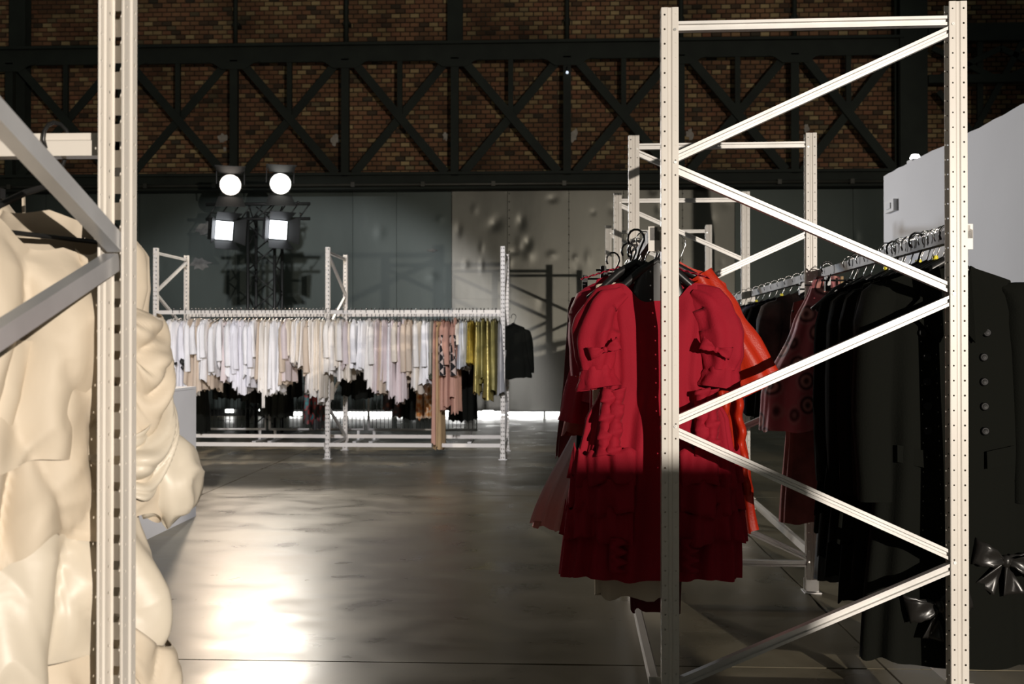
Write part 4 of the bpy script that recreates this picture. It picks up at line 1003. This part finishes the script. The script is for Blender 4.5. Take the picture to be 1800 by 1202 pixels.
# dark clothes on the rear rail
RY = MY + XR + 0.0
rear = [(352,762,'black',.10,.10),(384,702,'black',.2,.05),(398,700,'black',.2,.06),(412,702,'black',.21,.06),(436,706,'black',.2,.06),(450,708,'black',.2,.06),(470,730,'black',.22,.08),(487,735,'black',.22,.08),(500,734,'black',.22,.07),(519,700,'black',.18,.04),(546,745,'teal',.22,.06),(558,756,'teal',.2,.06),(567,740,'teal',.2,.06),(600,676,'black',.2,.06),(614,696,'black',.22,.09),(632,702,'black',.22,.09),(644,700,'black',.2,.06),(684,722,'redfl',.22,.07),(700,732,'redfl',.22,.07),(716,736,'black',.2,.05),(728,738,'black',.2,.05),(740,736,'orfl',.2,.05),(752,734,'orfl',.2,.05),(800,738,'black',.22,.08),(815,740,'black',.22,.08),(828,738,'black',.2,.07),(848,672,'black',.2,.06)]
for i, (px, hy, c, W, D1) in enumerate(rear):
    x = PX(px, RY - 0.05); zt = -0.08; L = (RZ + RH/2 + zt) - PZ(hy, RY - 0.15)
    nm = 'skirt' if c == 'black' else 'dress'
    loc = (x, RY, RZ + RH/2); rz = pi/2 + rnd.uniform(-0.08, 0.08)
    garment(nm, loc, rz, '%s %s, %s from the left on the far rack rear rail' % (CN[c], nm, orde(i + 1)), nm, 'clothes on the rear rail of the far rack', F[c], W=W, L=L, flare=1.05, D=0.03, D1=D1, seed=500 + i, nu=28, nv=10, zt=zt, hem=0.05, amp1=0.014)
    h = obj('clothes_hanger', HFAR, None, loc, (0, 0, rz)); tag(h, 'small black hanger of the %s garment from the left, far rack rear rail' % orde(i + 1), 'hanger', 'hangers on the rear rail of the far rack')
# black jacket on the end of the far rack
jl = (PX(903, MY + 0.5), MY + 0.5, RZ - 0.03)
o = garment('jacket', jl, R(20), 'black jacket hung on the right end of the far rack', 'jacket', None, F['black'], W=0.15, L=0.70, flare=1.5, D=0.05, D1=0.10, sleeves=(0.55, 0.06, 0.07), seed=600, zt=-0.06, slope=0.6, crumple=0.02)
hanger(jl, R(20), 'plain', 'black hanger of the jacket on the far rack end')

# ------------------------------------------------------------------ barriers behind the far rack
def barrier(px0, px1, Y, label):
    a, b = PX(px0, Y), PX(px1, Y); Lb = b - a
    o = empty('crowd_barrier', (a, Y, 0)); tag(o, label, 'barrier')
    r = 0.02; z0, z1 = 0.16, 1.10
    mb = MB(); mb.tube([(0, 0, z0), (0, 0, z1), (Lb, 0, z1), (Lb, 0, z0), (0, 0, z0)], r, 8); mb.build('frame', M['galv'], o, True)
    n = int(Lb / 0.055); mb = MB()
    for k in range(1, n): mb.bar((Lb * k / n, 0, z0), (Lb * k / n, 0, z1), 0.008, 0.008, (0, 1, 0))
    for zz in (0.45, 0.8): mb.bar((0, 0, zz), (Lb, 0, zz), 0.008, 0.008)
    tag(mb.build('wire_grid', M['black_metal'], o), kind='stuff')
    for x in (0.08, Lb - 0.08):
        mb = MB(); mb.bar((x, 0, 0.02), (x, 0, z0), 0.035, 0.02, (0, 1, 0)); mb.bar((x, -0.28, 0.012), (x, 0.28, 0.012), 0.05, 0.02); mb.build('foot', M['galv'], o)
barrier(300, 467, 13.55, 'wire mesh crowd barrier behind the left half of the far rack')
barrier(474, 640, 13.55, 'wire mesh crowd barrier behind the middle of the far rack')
barrier(648, 838, 13.55, 'wire mesh crowd barrier behind the right half of the far rack')

# ------------------------------------------------------------------ stage lamp tower
TY = 14.5
tower = empty('truss_tower', (PX(466, TY), TY, 0)); tag(tower, 'black lattice truss tower carrying four stage lamps', 'tower')
tw = 0.20; th = PZ(372, TY)
for sx in (-1, 1):
    for sy in (-1, 1):
        mb = MB(); mb.tube([(sx * tw, sy * tw, 0.02), (sx * tw, sy * tw, th)], 0.025, 8); mb.build('upright', M['black_metal'], tower, True)
for face in range(4):
    for k in range(int(th / 0.33)):
        z0, z1 = 0.15 + k * 0.33, 0.15 + (k + 1) * 0.33; s = 1 if k % 2 else -1
        a, b = (-tw * s, -tw, z0), (tw * s, -tw, z1)
        rot = Matrix.Rotation(face * pi / 2, 3, 'Z'); mb = MB(); mb.tube([rot @ Vector(a), rot @ Vector(b)], 0.011, 6); mb.build('lacing', M['black_metal'], tower, True)
mb = MB(); mb.box((-0.4, -0.4, 0), (0.4, 0.4, 0.02)); mb.build('base_plate', M['black_metal'], tower)
xb0, xb1 = PX(372, TY) - tower.location.x, PX(552, TY) - tower.location.x
for dz in (0.0, 0.22):
    mb = MB(); mb.tube([(xb0, -0.25, th + dz - 0.12), (xb1, -0.25, th + dz - 0.12)], 0.024, 8); mb.build('cross_bar', M['black_metal'], tower, True)
for k in range(9):
    x = xb0 + (xb1 - xb0) * (k + 0.5) / 9; mb = MB(); mb.tube([(x - 0.08, -0.25, th - 0.12), (x + 0.08, -0.25, th + 0.10)], 0.010, 6); mb.build('lacing', M['black_metal'], tower, True)
for k, (px, py) in enumerate(((524, 356), (528, 376))):
    p = P(px, py, TY - 0.27); mb = MB(); mb.lathe([(0.001, -0.02), (0.02, -0.012), (0.022, 0.01), (0.01, 0.02)], (p.x - tower.location.x, p.y - TY, p.z), (0, 1, 0), 8); mb.build('clamp_nut', M['chrome'], tower, True)
GLOW = dict(warm=emis('lamp_glow_warm', (1.0, 0.86, 0.74), 5), neutral=emis('lamp_glow_neutral', (1.0, 0.97, 0.88), 5), cool=emis('lamp_glow_cool', (0.90, 0.94, 1.0), 5))
def stage_lamp(px, py, square, glow, label, power, color, target):
    p = P(px, py, TY - 0.45); o = empty('stage_lamp', p); tag(o, label, 'lamp', None)
    d = (Vector(target) - p).normalized(); q = d.to_track_quat('Y', 'Z'); o.rotation_mode = 'QUATERNION'; o.rotation_quaternion = q
    r = 0.165 if not square else 0.15
    mb = MB()
    if square:
        mb.box((-r, -0.22, -r), (r, -0.001, r))
    else:
        mb.lathe([(0.001, -0.34), (r * 0.7, -0.32), (r, -0.2), (r, 0.02), (r * 0.95, 0.02), (r * 0.95, -0.01)], (0, 0, 0), (0, 1, 0), 24)
    mb.build('housing', M['black_metal'], o, not square)
    mb = MB()
    if square: mb.add([(-r*.88, 0.003, -r*.88), (r*.88, 0.003, -r*.88), (r*.88, 0.003, r*.88), (-r*.88, 0.003, r*.88), (-r*.88, 0, -r*.88), (r*.88, 0, -r*.88), (r*.88, 0, r*.88), (-r*.88, 0, r*.88)], [(0,3,2,1), (0,1,5,4), (1,2,6,5), (2,3,7,6), (3,0,4,7)])
    else: mb.lathe([(0.001, 0.028), (r * 0.5, 0.022), (r * 0.9, 0.0)], (0, 0, 0), (0, 1, 0), 24)
    mb.build('lens', GLOW[glow], o)
    for a in range(4):
        if not square and a % 2: continue
        rot = Matrix.Rotation(a * pi / 2, 3, 'Y'); mb = MB()
        vs = [rot @ Vector(v) for v in ((-r, 0.02, r), (r, 0.02, r), (r * 1.3, 0.16, r * 1.75), (-r * 1.3, 0.16, r * 1.75))]
        vs += [v + rot @ Vector((0, 0, 0.006)) for v in vs]
        mb.add(vs, [(0,1,2,3), (7,6,5,4), (0,4,5,1), (1,5,6,2), (2,6,7,3), (3,7,4,0)]); mb.build('barn_door', M['black_metal'], o)
    mb = MB(); mb.tube([(-r - 0.03, -0.1, 0), (-r - 0.03, -0.1, r + 0.09), (r + 0.03, -0.1, r + 0.09), (r + 0.03, -0.1, 0)], 0.012, 6); mb.build('yoke', M['black_metal'], o)
    spot('stage_lamp_beam', p + d * 0.24, target, power, 125 if not square else 42, 0.6, color, 0.14)
stage_lamp(405, 325, False, 'warm', 'round stage lamp with warm glow, upper left on the tower', 480, (1.0, 0.78, 0.58), (-1.5, 4.0, 0.6))
stage_lamp(493, 323, False, 'neutral', 'round stage lamp with white glow, upper right on the tower', 480, (1.0, 0.93, 0.82), (-0.5, 4.0, 0.6))
stage_lamp(394, 405, True, 'cool', 'square cool stage lamp, lower left on the tower', 650, COOL, (2.6, 6.5, 1.6))
stage_lamp(489, 404, True, 'cool', 'square cool stage lamp, lower right on the tower', 650, COOL, (2.9, 5.5, 1.6))
